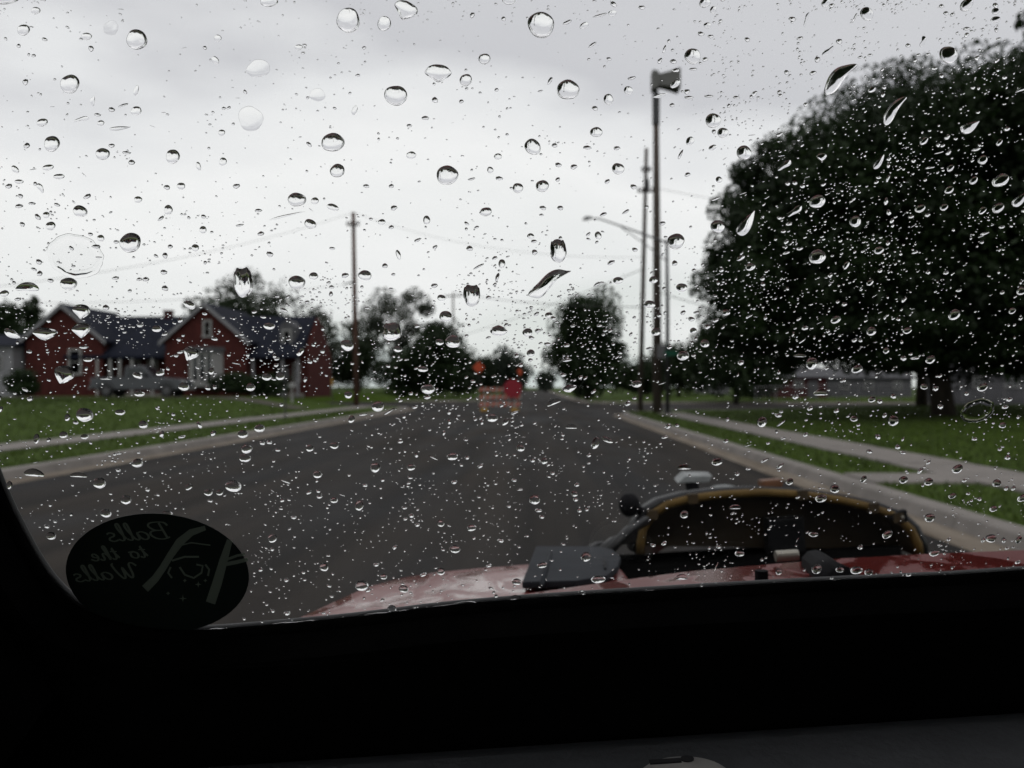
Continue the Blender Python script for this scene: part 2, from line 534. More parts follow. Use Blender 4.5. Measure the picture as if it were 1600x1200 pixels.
# grass blades on the near lawns and verges
def blades():
    r = np.random.default_rng(3)
    n = 60000
    d = 6 + 46*r.random(n)**1.4
    a = np.radians(r.uniform(-34, 34, n))
    x, y = d*np.tan(a), d
    ok = ((x > RE+.85) & ~((x > 6.1) & (x < 7.65)) & (x < 26) & ~((y > 12.5) & (y < 13.9) & (x < 6.3))) | ((x < LE-.85) & ~((x < -11.15) & (x > -12.65)) & (x > -30) & ~((y > 49.8) & (y < 54.2) & (x < -13)))
    ok &= ~in_poly(x, y, [tuple(p) for p in rpx]) & (y < 50)
    x, y = x[ok], y[ok]
    z = np.array([gz(p, q) for p, q in zip(x, y)])
    n = len(x)
    h = r.uniform(.04, .10, n); w = r.uniform(.006, .014, n) * (1 + y/14)
    th = r.uniform(0, 6.28, n); lx, ly = r.normal(0, .03, n), r.normal(0, .03, n)
    p0 = np.stack([x - w*np.cos(th), y - w*np.sin(th), z-.01], 1)
    p1 = np.stack([x + w*np.cos(th), y + w*np.sin(th), z-.01], 1)
    p2 = np.stack([x + lx, y + ly, z + h], 1)
    V = np.stack([p0, p1, p2], 1).reshape(-1, 3)
    o = raw_mesh('grass', V, np.arange(3*n).reshape(-1, 3), M['blade'])
    tag(o, 'short green grass blades of the wet lawns and verges', 'grass', 'stuff')
blades()

# ------------------------------------------------------------------ trees
def tree(name, label, base, blobs, n, leaf, trunk_r, m, seed, group=None, shell=.55, clump=.16, nclump=70, limbs=9, core_f=.16):
    """blobs: ellipsoids (cx,cy,cz,rx,ry,rz) relative to base"""
    r = np.random.default_rng(seed)
    root = thing(name, label, 'tree', base, 0, group)
    vol = np.array([b[3]*b[4]*b[5] for b in blobs]); vol = vol**.8 / (vol**.8).sum()
    cents = []; P = []; SZ = []
    for b, v in zip(blobs, vol):
        k = max(4, int(nclump*v))
        d = r.normal(size=(k, 3)); d /= np.linalg.norm(d, axis=1)[:, None]
        rad = shell + (1-shell)*r.random(k)**.6
        c = d*rad[:, None]*np.array(b[3:6]) + np.array(b[:3])
        cs = clump*np.array(b[3:6])*1.35
        m_n = int(n*v)
        idx = r.integers(0, k, m_n)
        g3 = r.normal(size=(m_n, 3)); g3 *= (np.minimum(1, 1.7/np.linalg.norm(g3, axis=1)))[:, None]
        q = c[idx] + g3*cs*(.6 + .8*r.random(k))[idx][:, None]
        core = r.random(m_n) < core_f
        dd = r.normal(size=(m_n, 3)); dd /= np.linalg.norm(dd, axis=1)[:, None]
        q[core] = (dd*(.72*r.random(m_n)**.5)[:, None]*np.array(b[3:6]) + np.array(b[:3]))[core]
        SZ.append(np.where(core, 2.1, 1.0))
        P.append(q); cents.append(c)
    P = np.concatenate(P); SZ = np.concatenate(SZ); cents = np.concatenate(cents)
    SZ = SZ[P[:, 2] > .25]; P = P[P[:, 2] > .25]
    m_n = len(P)
    a = r.normal(size=(m_n, 3)); a /= np.linalg.norm(a, axis=1)[:, None]
    b_ = r.normal(size=(m_n, 3)); b_ -= a*(a*b_).sum(1)[:, None]; b_ /= np.linalg.norm(b_, axis=1)[:, None]
    s = leaf*((.6 + .8*r.random(m_n))*SZ)[:, None]
    V = np.stack([P - a*s, P + b_*s*.45, P + a*s, P - b_*s*.45], 1).reshape(-1, 3)
    raw_mesh('crown', V, np.arange(4*m_n).reshape(-1, 4), m, root)
    t = MB()
    top = max(b[2] + b[5]*.4 for b in blobs)
    sway = [(r.normal(0, .012*top), r.normal(0, .012*top)) for _ in range(6)]
    tp = [Vector((sway[k][0]*(k > 0), sway[k][1]*(k > 0), top*k/5 - (.3 if k == 0 else 0))) for k in range(6)]
    t.tube(tp, [trunk_r*1.35, trunk_r, trunk_r*.85, trunk_r*.62, trunk_r*.4, trunk_r*.15], 9)
    order = r.permutation(len(cents))[:limbs]
    for c in cents[order]:
        c = Vector(c); h = min(max(c.z*.55, .8), top*.8)
        k = h/top*5; i = int(min(4, k)); s0 = tp[i].lerp(tp[i+1], k-i)
        mid = s0.lerp(c, .5) + Vector((0, 0, .05*c.length))
        t.tube([s0, mid, c], [trunk_r*.38, trunk_r*.24, trunk_r*.06], 6)
    t.build('trunk', M['bark'], root, smooth=True, fix=False)
    return root

def tb(px, Y, z=None):
    x = gx(px, Y); return (x, Y, gz(x, Y) if z is None else z)

# the big shade tree and its neighbours on the lawn
b = tb(1476, 37)
tree('shade_tree', 'huge dark shade tree with the thicker trunk on the lawn beside the footpath', b,
     [(1.0, 0, 8.2, 7.9, 7, 6.0), (-6.6, 0, 4.9, 3.6, 4, 3.2), (5.5, 1, 9.6, 5.8, 5.5, 6.0), (-4.6, 0, 8.0, 4.8, 4.5, 4.1), (-1.4, 0, 3.4, 7.2, 5, 1.7), (5, 0, 3.4, 5.5, 5, 1.8)], 290000, .13, .38, M['leaf_dark'], 19, None, .60, .085, 620, 16)
b = tb(1440, 50)
tree('shade_tree', 'second dark shade tree with a slimmer trunk standing behind the huge one', b,
     [(0.5, 0, 8.0, 7.0, 7, 4.6), (-4.8, 0, 5.8, 4.4, 5, 3.2), (5, 0, 7.5, 7, 6, 4.6)], 60000, .22, .26, M['leaf_dark'], 12, None, .45, .10, 200, 12)
b = tb(1590, 31)
tree('shade_tree', 'tall tree with loose upper branches rising above the huge shade tree', (b[0]+3.4, 31, b[2]),
     [(.6, 0, 11.4, 3.6, 3.4, 3.0), (-2.6, 0, 11.6, 2.0, 2, .9), (-1.8, 0, 13.4, 1.6, 1.6, .9), (.6, 0, 14.4, 1.8, 1.8, 1.3), (3, 0, 10, 6, 5, 5.5), (1.5, 0, 6, 5, 5, 4)], 22000, .17, .33, M['leaf_mid'], 13, None, .35, .12, 100, 16)
# round-topped tree by the far side of the crossing
b = tb(918, 96)
tree('round_tree', 'single dense oval tree standing alone beside the far road', b,
     [(0, 0, 6.4, 3.6, 3.6, 4.8), (-.6, 0, 4.2, 3.5, 3.5, 3.2), (1.2, 0, 3.6, 3.8, 3.4, 2.8), (-.8, 0, 9.0, 2.4, 2.4, 2.0)], 24000, .24, .28, M['leaf_dark'], 14, None, .4, .17, 70, 8)
# trees left of the street
spec = [
    (668, 100, [(.6, 0, 5.0, 3.4, 3.4, 3.8), (-3.0, 0, 2.9, 2.8, 2.6, 2.6), (2.6, 0, 2.8, 2.8, 2.6, 2.6)], 12000, .24, 'leaf_dark', .40, .16, 'dark bushy tree beyond the reddish wooden pole, below a wispy crown'),
    (618, 112, [(0, 0, 9.6, 4.8, 4, 4.0), (-4.6, 0, 7.6, 3.2, 3, 3.0), (4.0, 0, 8.2, 3.2, 3, 2.8), (-1, 0, 5.0, 5.5, 4, 3.2)], 9500, .24, 'leaf_pale', .35, .15, 'pale half-bare tree whose thin top shows above the bushy tree'),
    (560, 108, [(0, 0, 3.6, 2.6, 2.5, 3.2), (-2, 0, 2.6, 2.0, 2, 2.2)], 3400, .24, 'leaf_mid', .40, .17, 'loose green tree right behind the foot of the reddish pole'),
    (715, 118, [(0, 0, 3.6, 3.6, 3, 3.3), (-2.8, 0, 3, 3, 3, 2.8), (3, 0, 2.6, 2.4, 2, 2.4)], 9000, .28, 'leaf_mid', .40, .17, 'low green tree behind the smaller wooden pole'),
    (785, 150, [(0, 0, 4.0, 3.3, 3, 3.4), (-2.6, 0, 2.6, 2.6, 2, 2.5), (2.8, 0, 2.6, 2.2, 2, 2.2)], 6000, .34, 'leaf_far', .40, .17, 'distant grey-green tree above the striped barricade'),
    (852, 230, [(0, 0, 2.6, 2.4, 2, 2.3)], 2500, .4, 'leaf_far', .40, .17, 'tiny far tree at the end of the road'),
    (408, 90, [(0, 0, 9.6, 4.4, 4, 3.2), (-3, 0, 8.4, 3.0, 3, 2.4), (3.4, 0, 7.6, 3.2, 3, 2.6)], 3400, .22, 'leaf_pale', .35, .14, 'thin half-bare tree showing above the house roof'),
    (345, 84, [(0, 0, 6.2, 3.4, 3, 3.0), (2.8, 0, 6.2, 2.8, 3, 2.6)], 6500, .26, 'leaf_mid', .40, .17, 'green tree crown directly behind the middle gable'),
    (495, 105, [(0, 0, 5, 2.6, 2.5, 4.0)], 3600, .24, 'leaf_pale', .45, .15, 'narrow pale tree beside the end wall of the house'),
    (1060, 105, [(0, 0, 3.6, 3.4, 3, 2.9), (2.6, 0, 2.6, 2.4, 2, 2.2)], 6500, .28, 'leaf_mid', .42, .17, 'low tree behind the street light pole'),
    (1010, 120, [(0, 0, 2.6, 3.6, 3, 2.4), (-3, 0, 2.3, 2.6, 2, 2.0)], 5500, .3, 'leaf_mid', .40, .17, 'hedge-high tree at the foot of the siren pole'),
    (1110, 120, [(0, 0, 4.4, 2.8, 3, 3.8)], 3600, .3, 'leaf_pale', .5, .13, 'thin pale tree between the poles and the huge shade tree'),
    (1150, 78, [(0, 0, 3.6, 2.8, 2.5, 3.2), (2, 0, 2.6, 2.4, 2, 2.3)], 9000, .24, 'leaf_dark', .40, .17, 'small dark tree below the edge of the huge shade tree'),
]
for k, (px, Yd, bl, n, lf, mm, sh, cl, lab) in enumerate(spec):
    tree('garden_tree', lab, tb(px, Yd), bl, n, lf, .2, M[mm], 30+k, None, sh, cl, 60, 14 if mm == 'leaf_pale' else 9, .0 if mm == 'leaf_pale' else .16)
# conifers behind the white building
for k, (px, Yd, h, lab) in enumerate(((14, 76, 8.4, 'pointed dark conifer behind the white building'), (50, 80, 8.9, 'taller conifer touching the first gable of the house'))):
    tree('conifer', lab, tb(px, Yd), [(0, 0, h*.28, 2.6, 2.4, h*.24), (0, 0, h*.55, 1.9, 1.8, h*.24), (0, 0, h*.8, 1.1, 1.1, h*.22)], 6500, .2, .16, M['leaf_dark'], 60+k, None, .3, .18, 50, 6)
for k, (px, Yd, lab) in enumerate(((30, 57.5, 'round dark shrub at the corner of the first gable wall'), (365, 59.5, 'low dark shrub under the bay window'), (410, 59.8, 'wide dark shrub in front of the house porch'))):
    r_ = tree('shrub', lab, tb(px, Yd), [(0, 0, .8, 1.2 + .3*k, .8, .8), (.7, 0, .6, .9, .7, .6)], 2600, .13, .05, M['leaf_dark'], 70+k, None, .3, .2, 20, 5)
    r_['category'] = 'shrub'

# ------------------------------------------------------------------ brick house
HY = 62.0
def hp(px, py, dy=0):
    p = at(px, py, HY); return (p.x, HY + dy, p.z)
def build_house():
    base = gz(-25, 62) - .1
    root = thing('brick_house', 'red brick house with two front gables, dark roof and white trim', 'house', (0, 0, 0))
    def X(px): return gx(px, HY)
    def Zz(py): return at(300, py, HY).z
    def gable(pl, pr, pa, ze, za, y0, y1, nm='gable_wall'):
        xl, xr, xa = X(pl), X(pr), X(pa); e, a = Zz(ze), Zz(za)
        MB().prism([(xl, y0, base), (xr, y0, base), (xr, y0, e), (xa, y0, a), (xl, y0, e)], (0, y1-y0, 0)).build(nm, M['brick'], root)
        rf = MB()
        for (x0, x1) in ((xl-.35, xa), (xr+.35, xa)):
            sl = (a-e)/(xa-xl) if x0 < xa else (a-e)/(xa-xr)
            zl = e + sl*(x0 - (xl if x0 < xa else xr))
            rf.prism([(x0, y0-.3, zl+.02), (x1, y0-.3, a+.02), (x1, y0-.3, a+.2), (x0, y0-.3, zl+.2)], (0, y1-y0+.3, 0))
        rf.build('roof', M['roof'], root)
        br = MB()
        for (x0, x1) in ((xl-.37, xa), (xr+.37, xa)):
            sl = (a-e)/(xa-xl) if x0 < xa else (a-e)/(xa-xr)
            zl = e + sl*(x0 - (xl if x0 < xa else xr))
            br.prism([(x0, y0-.34, zl-.1), (x1, y0-.34, a-.1), (x1, y0-.34, a+.21), (x0, y0-.34, zl+.21)], (0, .038, 0))
        br.build('bargeboard', M['siding'], root)
    gable(40, 160, 98, 530, 478, HY, HY+8)
    gable(264, 388, 325, 532, 478, HY-.6, HY+8, 'gable_wall')
    # long main body
    xl, xr = X(150), X(466)
    MB().prism([(xl, HY+1.6, base), (xr, HY+1.6, base), (xr, HY+1.6, Zz(548)), (xl, HY+1.6, Zz(548))], (0, 7.0, 0)).build('wall', M['brick'], root)
    yr, ze, zr = HY+4.6, Zz(556), Zz(486)
    rf = MB()
    rf.prism([(X(100), HY-.1, ze), (X(100), yr, zr), (X(100), HY+9.4, ze), (X(100), HY+9.4, ze-.18), (X(100), yr, zr-.2), (X(100), HY-.1, ze-.18)], (X(468)-X(100), 0, 0))
    rf.build('main_roof', M['roof'], root)
    # end wall gable
    MB().prism([(xr+.02, HY+1.6, base), (xr+.02, HY+8.6, base), (xr+.02, HY+8.6, Zz(548)), (xr+.02, yr, zr-.15), (xr+.02, HY+1.6, Zz(548))], (.3, 0, 0)).build('end_wall', M['brick'], root)
    c = MB().box((X(221), yr, Zz(489)), (.55, .55, 1.0)); c.box((X(221), yr, Zz(489)+.53), (.68, .68, .12)); c.build('chimney', M['barn'], root)
    def window(pl, pr, pt, pb, y, nm='window', cols=1, rows=2):
        x0, x1, z1, z0 = X(pl), X(pr), Zz(pt), Zz(pb)
        f = MB(); t = .14
        f.box(((x0+x1)/2, y, z1-t/2), (x1-x0, .12, t)); f.box(((x0+x1)/2, y-.02, z0+t/2), (x1-x0+.1, .16, t))
        f.box((x0+t/2, y, (z0+z1)/2), (t, .12, z1-z0-2*t)); f.box((x1-t/2, y, (z0+z1)/2), (t, .12, z1-z0-2*t))
        for k in range(1, cols): f.box((x0+(x1-x0)*k/cols, y, (z0+z1)/2), (.16, .10, z1-z0-2*t))
        for k in range(1, rows): f.box(((x0+x1)/2, y+.012, z0+(z1-z0)*k/rows), (x1-x0-2*t, .07, .05))
        fo = f.build(nm, M['white'], root)
        MB().box(((x0+x1)/2, y+.05, (z0+z1)/2), (x1-x0-.2, .02, z1-z0-.2)).build('pane', M['pane'], fo)
    window(107, 128, 545, 586, HY-.04)
    window(322, 336, 501, 528, HY-.64, 'attic_vent')
    # bay window
    bx0, bx1 = X(301), X(353)
    MB().prism([(bx0, HY-.6, Zz(604)), (bx0+.5, HY-1.35, Zz(604)), (bx1-.5, HY-1.35, Zz(604)), (bx1, HY-.6, Zz(604))], (0, 0, Zz(598)-Zz(604))).build('bay_base', M['white'], root)
    MB().prism([(bx0-.15, HY-.61, Zz(551)), (bx0+.4, HY-1.5, Zz(551)), (bx1-.4, HY-1.5, Zz(551)), (bx1+.15, HY-.61, Zz(551))], (0, 0, Zz(543)-Zz(551))).build('bay_roof', M['dim'], root)
    window(310, 344, 551, 598, HY-1.3, 'bay_window', 3, 1)
    for s, xx in ((1, bx0+.25), (-1, bx1-.25)):
        MB().box((xx, HY-.97, (Zz(551)+Zz(598))/2), (.9, .06, Zz(551)-Zz(598)), -s*R(56)).build('bay_side', M['white'], root)
    # porch between the gables
    MB().box(((X(162)+X(262))/2, HY+.8, base+.15), (X(262)-X(162), 1.6, .3)).build('porch_floor', M['concrete'], root)
    for px in (152, 172, 187, 206, 238):
        MB().box((X(px), HY+.05, (base+ze)/2-.05), (.17, .17, ze-base-.2)).build('porch_post', M['white'], root)
    window(190, 204, 562, 596, HY+1.56); window(215, 232, 562, 600, HY+1.56)
    # covered porch right of the middle gable
    MB().box(((X(392)+X(466))/2, HY+1.0, base+.15), (X(466)-X(392), 1.2, .3)).build('porch_floor', M['concrete'], root)
    MB().box((X(430), HY+1.58, (base+.3+Zz(566))/2), (1.0, .06, Zz(566)-base-.3)).build('front_door', M['dark'], root)
    for px in (394, 440, 464):
        MB().box((X(px), HY+.2, (base+ze)/2-.05), (.17, .17, ze-base-.2)).build('porch_post', M['siding'], root)
    MB().box(((X(394)+X(440))/2, HY+.2, base+.75), (X(440)-X(394)-.2, .1, .9)).build('porch_wall', M['dim'], root)
    window(448, 460, 566, 596, HY+1.56)
    # dormer on the right part of the roof
    dx0, dx1 = X(427), X(452)
    MB().prism([(dx0, HY+1.4, Zz(545)), (dx1, HY+1.4, Zz(545)), (dx1, HY+1.4, Zz(508)), ((dx0+dx1)/2, HY+1.4, Zz(497)), (dx0, HY+1.4, Zz(508))], (0, 3, 0)).build('dormer', M['dim'], root)
    window(432, 447, 513, 540, HY+1.36)
    return root
build_house()

# white building at the edge, grey and red buildings across the lawn
def shed(name, label, cat, pl, pr, Yd, pe, pr_, wall, roof_m, wins=(), door=None, depth=6):
    root = thing(name, label, cat)
    x0, x1 = gx(pl, Yd), gx(pr, Yd)
    b = min(gz(x0, Yd), gz(x1, Yd)) - .3
    e, r_ = at((pl+pr)/2, pe, Yd).z, at((pl+pr)/2, pr_, Yd).z
    MB().box(((x0+x1)/2, Yd+depth/2, (b+e)/2), (x1-x0, depth, e-b)).build('wall', wall, root)
    MB().prism([(x0-.3, Yd-.35, e-.02), (x0-.3, Yd+depth/2, r_), (x0-.3, Yd+depth+.35, e-.02)], (x1-x0+.6, 0, 0)).build('roof', roof_m, root)
    for (a, c, t, d) in wins:
        X0, X1, Z1, Z0 = gx(a, Yd), gx(c, Yd), at(a, t, Yd).z, at(a, d, Yd).z
        f = MB(); w = .1
        f.box(((X0+X1)/2, Yd-.03, Z1-w/2), (X1-X0, .1, w)); f.box(((X0+X1)/2, Yd-.04, Z0+w/2), (X1-X0+.08, .14, w))
        f.box((X0+w/2, Yd-.03, (Z0+Z1)/2), (w, .1, Z1-Z0-2*w)); f.box((X1-w/2, Yd-.03, (Z0+Z1)/2), (w, .1, Z1-Z0-2*w))
        f.box(((X0+X1)/2, Yd-.028, (Z0+Z1)/2), (.07, .08, Z1-Z0-2*w))
        fo = f.build('window', M['white'], root)
        MB().box(((X0+X1)/2, Yd-.008, (Z0+Z1)/2), (X1-X0-.12, .02, Z1-Z0-.12)).build('pane', M['pane'], fo)
    if door:
        a, c, t = door
        X0, X1, Z1 = gx(a, Yd), gx(c, Yd), at(a, t, Yd).z
        MB().box(((X0+X1)/2, Yd-.03, (b+.3+Z1)/2), (X1-X0, .08, Z1-b-.3)).build('door', M['dim'], root)
    return root
shed('white_building', 'white clapboard building beside the conifers and brick house', 'building', -90, 20, 61, 540, 519, M['siding'], M['roof'], ((-12, 4, 555, 575), (-45, -25, 555, 575)))
shed('red_shed', 'small dark red shed with a pale roof under the huge tree', 'shed', 1215, 1292, 84, 589, 572, M['barn'], M['dim'], ((1240, 1255, 594, 606),), (1262, 1278, 594))
shed('grey_house', 'long low grey house behind the fence under the trees', 'house', 1296, 1425, 92, 590, 574, M['dim'], M['dim'], ((1312, 1326, 596, 608), (1350, 1364, 596, 608), (1395, 1409, 596, 608)), (1372, 1382, 594))
shed('pale_house', 'pale house with a bright window beyond the thick trunk', 'house', 1500, 1660, 70, 580, 556, M['dim'], M['dim'], ((1570, 1592, 585, 606), (1520, 1538, 588, 606)), None)
shed('pale_house', 'little white house glimpsed between the poles and the huge tree', 'house', 1098, 1140, 118, 588, 574, M['siding'], M['dim'], ((1112, 1122, 594, 602),), None)

# chain-link style fence across the back lawn
fz = thing('fence', 'thin wire fence with slim posts across the back lawn', 'fence')
fx = np.linspace(gx(1180, 66), gx(1700, 66), 17)
for k, x in enumerate(fx):
    MB().tube([(x, 66, gz(x, 66)-.1), (x, 66, gz(x, 66)+1.25)], .03, 6).build('post', M['steel'], fz)
for k, hgt in enumerate((.2, .45, .7, .95, 1.2)):
    MB().tube([(x, 66, gz(x, 66)+hgt) for x in fx], .012 if k < 4 else .024, 5).build('rail', M['steel'], fz)

# ------------------------------------------------------------------ silver pickup on the drive
def pickup():
    Yd = 55.2
    xl, xr = gx(152, Yd), gx(295, Yd)
    L = xr - xl
    zb = gz((xl+xr)/2, Yd)
    root = thing('pickup_truck', 'silver pickup truck parked on the pale drive before the brick house', 'truck', ((xl+xr)/2, Yd, zb))
    S = L/5.4
    def q(pts): return [(x*S, -.95, z*S) for x, z in pts]
    body = [(-2.7, .55), (-2.7, 1.12), (-.75, 1.15), (-.75, 1.15), (1.0, 1.17), (2.45, 1.06), (2.68, .9), (2.7, .5), (2.15, .42), (-2.2, .45)]
    MB().prism(q(body), (0, 1.9, 0)).build('body', M['truck'], root, bevel=.06)
    cab = [(-.8, 1.14), (-.68, 1.78), (.28, 1.82), (.98, 1.16)]
    MB().prism([(x*S, -.82, z*S) for x, z in cab], (0, 1.64, 0)).build('cab', M['truck'], root, bevel=.07)
    for (a, b_) in (((-.58, 1.22), (-.12, 1.66)), ((-.02, 1.22), (.62, 1.66))):
        pts = [(a[0], a[1]), (b_[0] if b_[0] < .3 else .70, a[1]), (b_[0] if b_[0] < .3 else .24, b_[1]), (a[0]+.03, b_[1])]
        MB().prism([(x*S, -.84, z*S) for x, z in pts], (0, .03, 0)).build('side_window', M['pane'], root)
    MB().prism([(.99*S, -.72, 1.2*S), (.37*S, -.68, 1.75*S), (.37*S, .68, 1.75*S), (.99*S, .72, 1.2*S)], (.03, 0, .02)).build('windscreen', M['pane'], root)
    for wx in (-1.75, 1.75):
        for sy in (-1, 1):
            w = MB(); c = Vector((wx*S, sy*.84, .36*S)); r0 = .37*S
            w.tube([c + Vector((0, -.13, 0)), c + Vector((0, -.11, 0)), c + Vector((0, .11, 0)), c + Vector((0, .13, 0))], [r0*.9, r0, r0, r0*.9], 20)
            wo = w.build('wheel', M['tyre'], root)
            MB().tube([c + Vector((0, sy*.131, 0)), c + Vector((0, sy*.145, 0))], [r0*.6, r0*.5], 16).build('wheel_rim', M['rim'], wo)
    for wx in (-1.75, 1.75):
        MB().tube([(wx*S + .46*S*math.cos(a), -.957, .40*S + .46*S*math.sin(a)) for a in np.linspace(0, math.pi, 12)], .035, 6).build('wheel_arch', M['dark'], root)
    MB().box((2.7*S, 0, .52*S), (.16, 1.86, .2)).build('bumper', M['steel'], root, bevel=.03)
    MB().box((-2.72*S, 0, .55*S), (.14, 1.86, .18)).build('bumper', M['steel'], root, bevel=.03)
    for sy in (-.72, .72): MB().box((2.62*S, sy, .88*S), (.16, .34, .16)).build('headlight', M['lamp'], root, bevel=.02)
    MB().box((-2.7*S, -.82, .95*S), (.08, .2, .26)).build('taillight', M['tail'], root, bevel=.01)
    MB().box((.55*S, -1.02, 1.28*S), (.1, .16, .14)).build('mirror', M['dark'], root, bevel=.02)
    MB().box((-.15*S, -.965, 1.02*S), (.2, .02, .05)).build('handle', M['darksteel'], root)
    MB().box((-1.7*S, 0, 1.10*S), (1.75*S, 1.6, .16)).build('bed_liner', M['dark'], root)
    return root
pickup()

# ------------------------------------------------------------------ poles, lamp, siren, wires
def wpole(px_b, py_t, px_t, Yd, r0, r1, label, m, arms=(), name='utility_pole'):
    x = gx(px_b, Yd); t = at(px_t, py_t, Yd); z = gz(x, Yd)
    root = thing(name, label, 'pole', (x, Yd, z))
    H = t.z - z; dx = t.x - x
    MB().tube([(0, 0, -.3), (dx*.5, 0, H*.5), (dx, 0, H)], [r0, (r0+r1)/2, r1], 12).build('shaft', m, root, smooth=True)
    for (py, ln, th) in arms:
        za = at(px_b, py, Yd).z - z
        xx = dx*za/H
        a = MB().box((xx, -r0, za), (ln, .12, th)); a.build('crossarm', M['wood'], root)
        for s in (-.45, -.2, .2, .45):
            MB().tube([(xx+s*ln, -r0, za+th/2), (xx+s*ln, -r0, za+th/2+.08), (xx+s*ln, -r0, za+th/2+.2)], [.03, .06, .04], 7).build('insulator', M['darksteel'], root)
    return root, Vector((t.x, Yd, t.z))
wp1, t1 = wpole(557, 332, 552, 62, .20, .13, 'reddish wooden utility pole standing where the verge ends by the house', M['redwood'], ((352, .9, .12),))
# transformer arm bracket
MB().tube([(-.1, -.2, 8.8), (-.9, -.2, 8.6)], .05, 6).build('bracket', M['darksteel'], wp1)
wp2, t2 = wpole(708, 457, 708, 116, .17, .11, 'smaller distant wooden pole with a crossarm among the trees', M['wood'], ((463, 2.2, .14),))
wp3, t3 = wpole(1000, 232, 1010, 50, .15, .10, 'slim leaning wooden pole beside the tall siren pole', M['wood'], ((300, .9, .1), (268, .5, .08)))
# can on the slim pole
zc = at(1008, 290, 50).z - gz(6.2, 50)
MB().tube([(.36, -.22, zc-.3), (.36, -.22, zc+.3)], .15, 10).build('transformer', M['darksteel'], wp3)
wp5, t5 = wpole(905, 500, 905, 105, .14, .09, 'faint wooden pole in front of the oval tree', M['wood'], ())

# warning siren
Yd = 46; x = gx(1027, Yd); z0 = gz(x, Yd)
sp = thing('siren_pole', 'tallest pole carrying a grey boxy warning siren', 'siren pole', (x, Yd, z0))
zt = at(1025, 150, Yd).z - z0
MB().tube([(0, 0, -.3), (-.02, 0, zt*.5), (-.06, 0, zt)], [.24, .2, .14], 12).build('shaft', M['wood'], sp, smooth=True)
MB().tube([(-.06, -.02, zt-1.5), (-.06, -.02, zt+.05)], .20, 10).build('collar', M['darksteel'], sp)
MB().tube([(-.06, 0, zt+.0), (-.06, 0, zt+.25)], .13, 10).build('mount', M['darksteel'], sp)
hd = MB()
u0 = zt + .22
hd.prism([(-.30, -.5, u0), (.02, -.5, u0+.05), (.02, -.5, u0+.95), (-.30, -.5, u0+1.0)], (0, .8, 0))
hd.build('siren_motor', M['sirenm'], sp, bevel=.05)
hn = MB(); loops = []
for xx, s in ((.02, .30), (.3, .33), (.62, .40), (1.12, .52)):
    loops.append([(xx, -.1-s*1.0, u0+.52-s), (xx, -.1+s*1.0, u0+.52-s), (xx, -.1+s*1.0, u0+.52+s), (xx, -.1-s*1.0, u0+.52+s)])
hn.loft(loops, True, False); ho = hn.build('siren_horn', M['sirenm'], sp)
md = ho.modifiers.new('thick', 'SOLIDIFY'); md.thickness = .03
MB().box((.35, -.1, u0+.52), (.05, .5, .5)).build('horn_throat', M['dark'], sp)
MB().box((.18, -.20, 3.2), (.45, .25, .7)).build('control_box', M['steel'], sp, bevel=.02)

# street light with a long arm
Yd = 44.5; x = gx(1043, Yd); z0 = gz(x, Yd)
lp = thing('street_light', 'grey street light with a long arm reaching over the road', 'street light', (x, Yd, z0))
zt = at(1042, 378, Yd).z - z0
tip = at(912, 341, Yd); tx, tz = tip.x - x, tip.z - z0
MB().tube([(0, 0, -.2), (0, 0, zt*.6), (-.03, 0, zt+.1)], [.11, .095, .075], 12).build('post', M['darksteel'], lp, smooth=True)
am = [(0, 0, zt-.05), (tx*.3, 0, zt+.42), (tx*.6, 0, zt+.88), (tx*.82, 0, tz-.02), (tx*.92, 0, tz)]
MB().tube(am, [.06, .05, .045, .04, .035], 8).build('arm', M['steel'], lp, smooth=True)
MB().tube([(0, 0, zt-1.0), (tx*.25, 0, zt-.15), (tx*.55, 0, zt+.75)], .028, 7).build('brace', M['steel'], lp, smooth=True)
lh = MB(); lh.loft([[(tx*.90 + (tx*.10+.05)*k, w*math.cos(a), tz + .02 + h*math.sin(a)) for a in np.linspace(0, 2*math.pi, 11)[:-1]] for k, w, h in ((0, .05, .04), (.3, .15, .08), (.75, .17, .09), (1.1, .08, .04))], True)
lh.build('lamp_head', M['steel'], lp, smooth=True)
MB().ball((tx*.98, 0, tz-.06), (.18, .12, .06)).build('lamp_lens', M['lamp'], lp, smooth=True)
MB().box((0, 0, .08), (.36, .36, .16)).build('foot', M['darksteel'], lp, bevel=.02)
zs = at(1043, 552, Yd).z - z0
sb_ = MB().box((.16, -.12, zs), (.66, .02, .26)); sb_.build('street_sign', M['green'], lp)
MB().box((-.02, -.02, zs+.33), (.03, .74, .22)).build('street_sign', M['green'], lp)

def cable(label, a, b, sag, r=.02):
    a, b = Vector(a), Vector(b)
    pts = [a.lerp(b, k/16) - Vector((0, 0, sag*4*(k/16)*(1-k/16))) for k in range(17)]
    o = MB().tube(pts, r, 5).build('power_line', M['wire'], None, smooth=True)
    tag(o, label, 'wire', group='overhead wires')
cable('overhead wire running from the reddish pole top towards the white building', t1, at(-40, 452, 40), .6, .011)
cable('lower overhead wire crossing above the brick house roof', at(553, 442, 62), at(-60, 472, 44), .5, .011)
cable('overhead wire from the reddish pole top towards the slim leaning pole', t1, at(1008, 402, 50), .9, .009)
cable('overhead wire between the smaller distant pole and the siren pole group', t2, at(1000, 480, 60), .4, .03)
cable('overhead wire climbing from the distant trees to the slim leaning pole', at(700, 530, 118), at(1005, 420, 50), .3, .022)
cable('overhead wire leaving the siren pole behind the huge shade tree', at(1024, 455, 46), at(1400, 530, 60), .5, .02)
cable('high overhead wire leaving the slim leaning pole behind the huge tree', at(1009, 290, 50), at(1500, 330, 46), .6, .012)

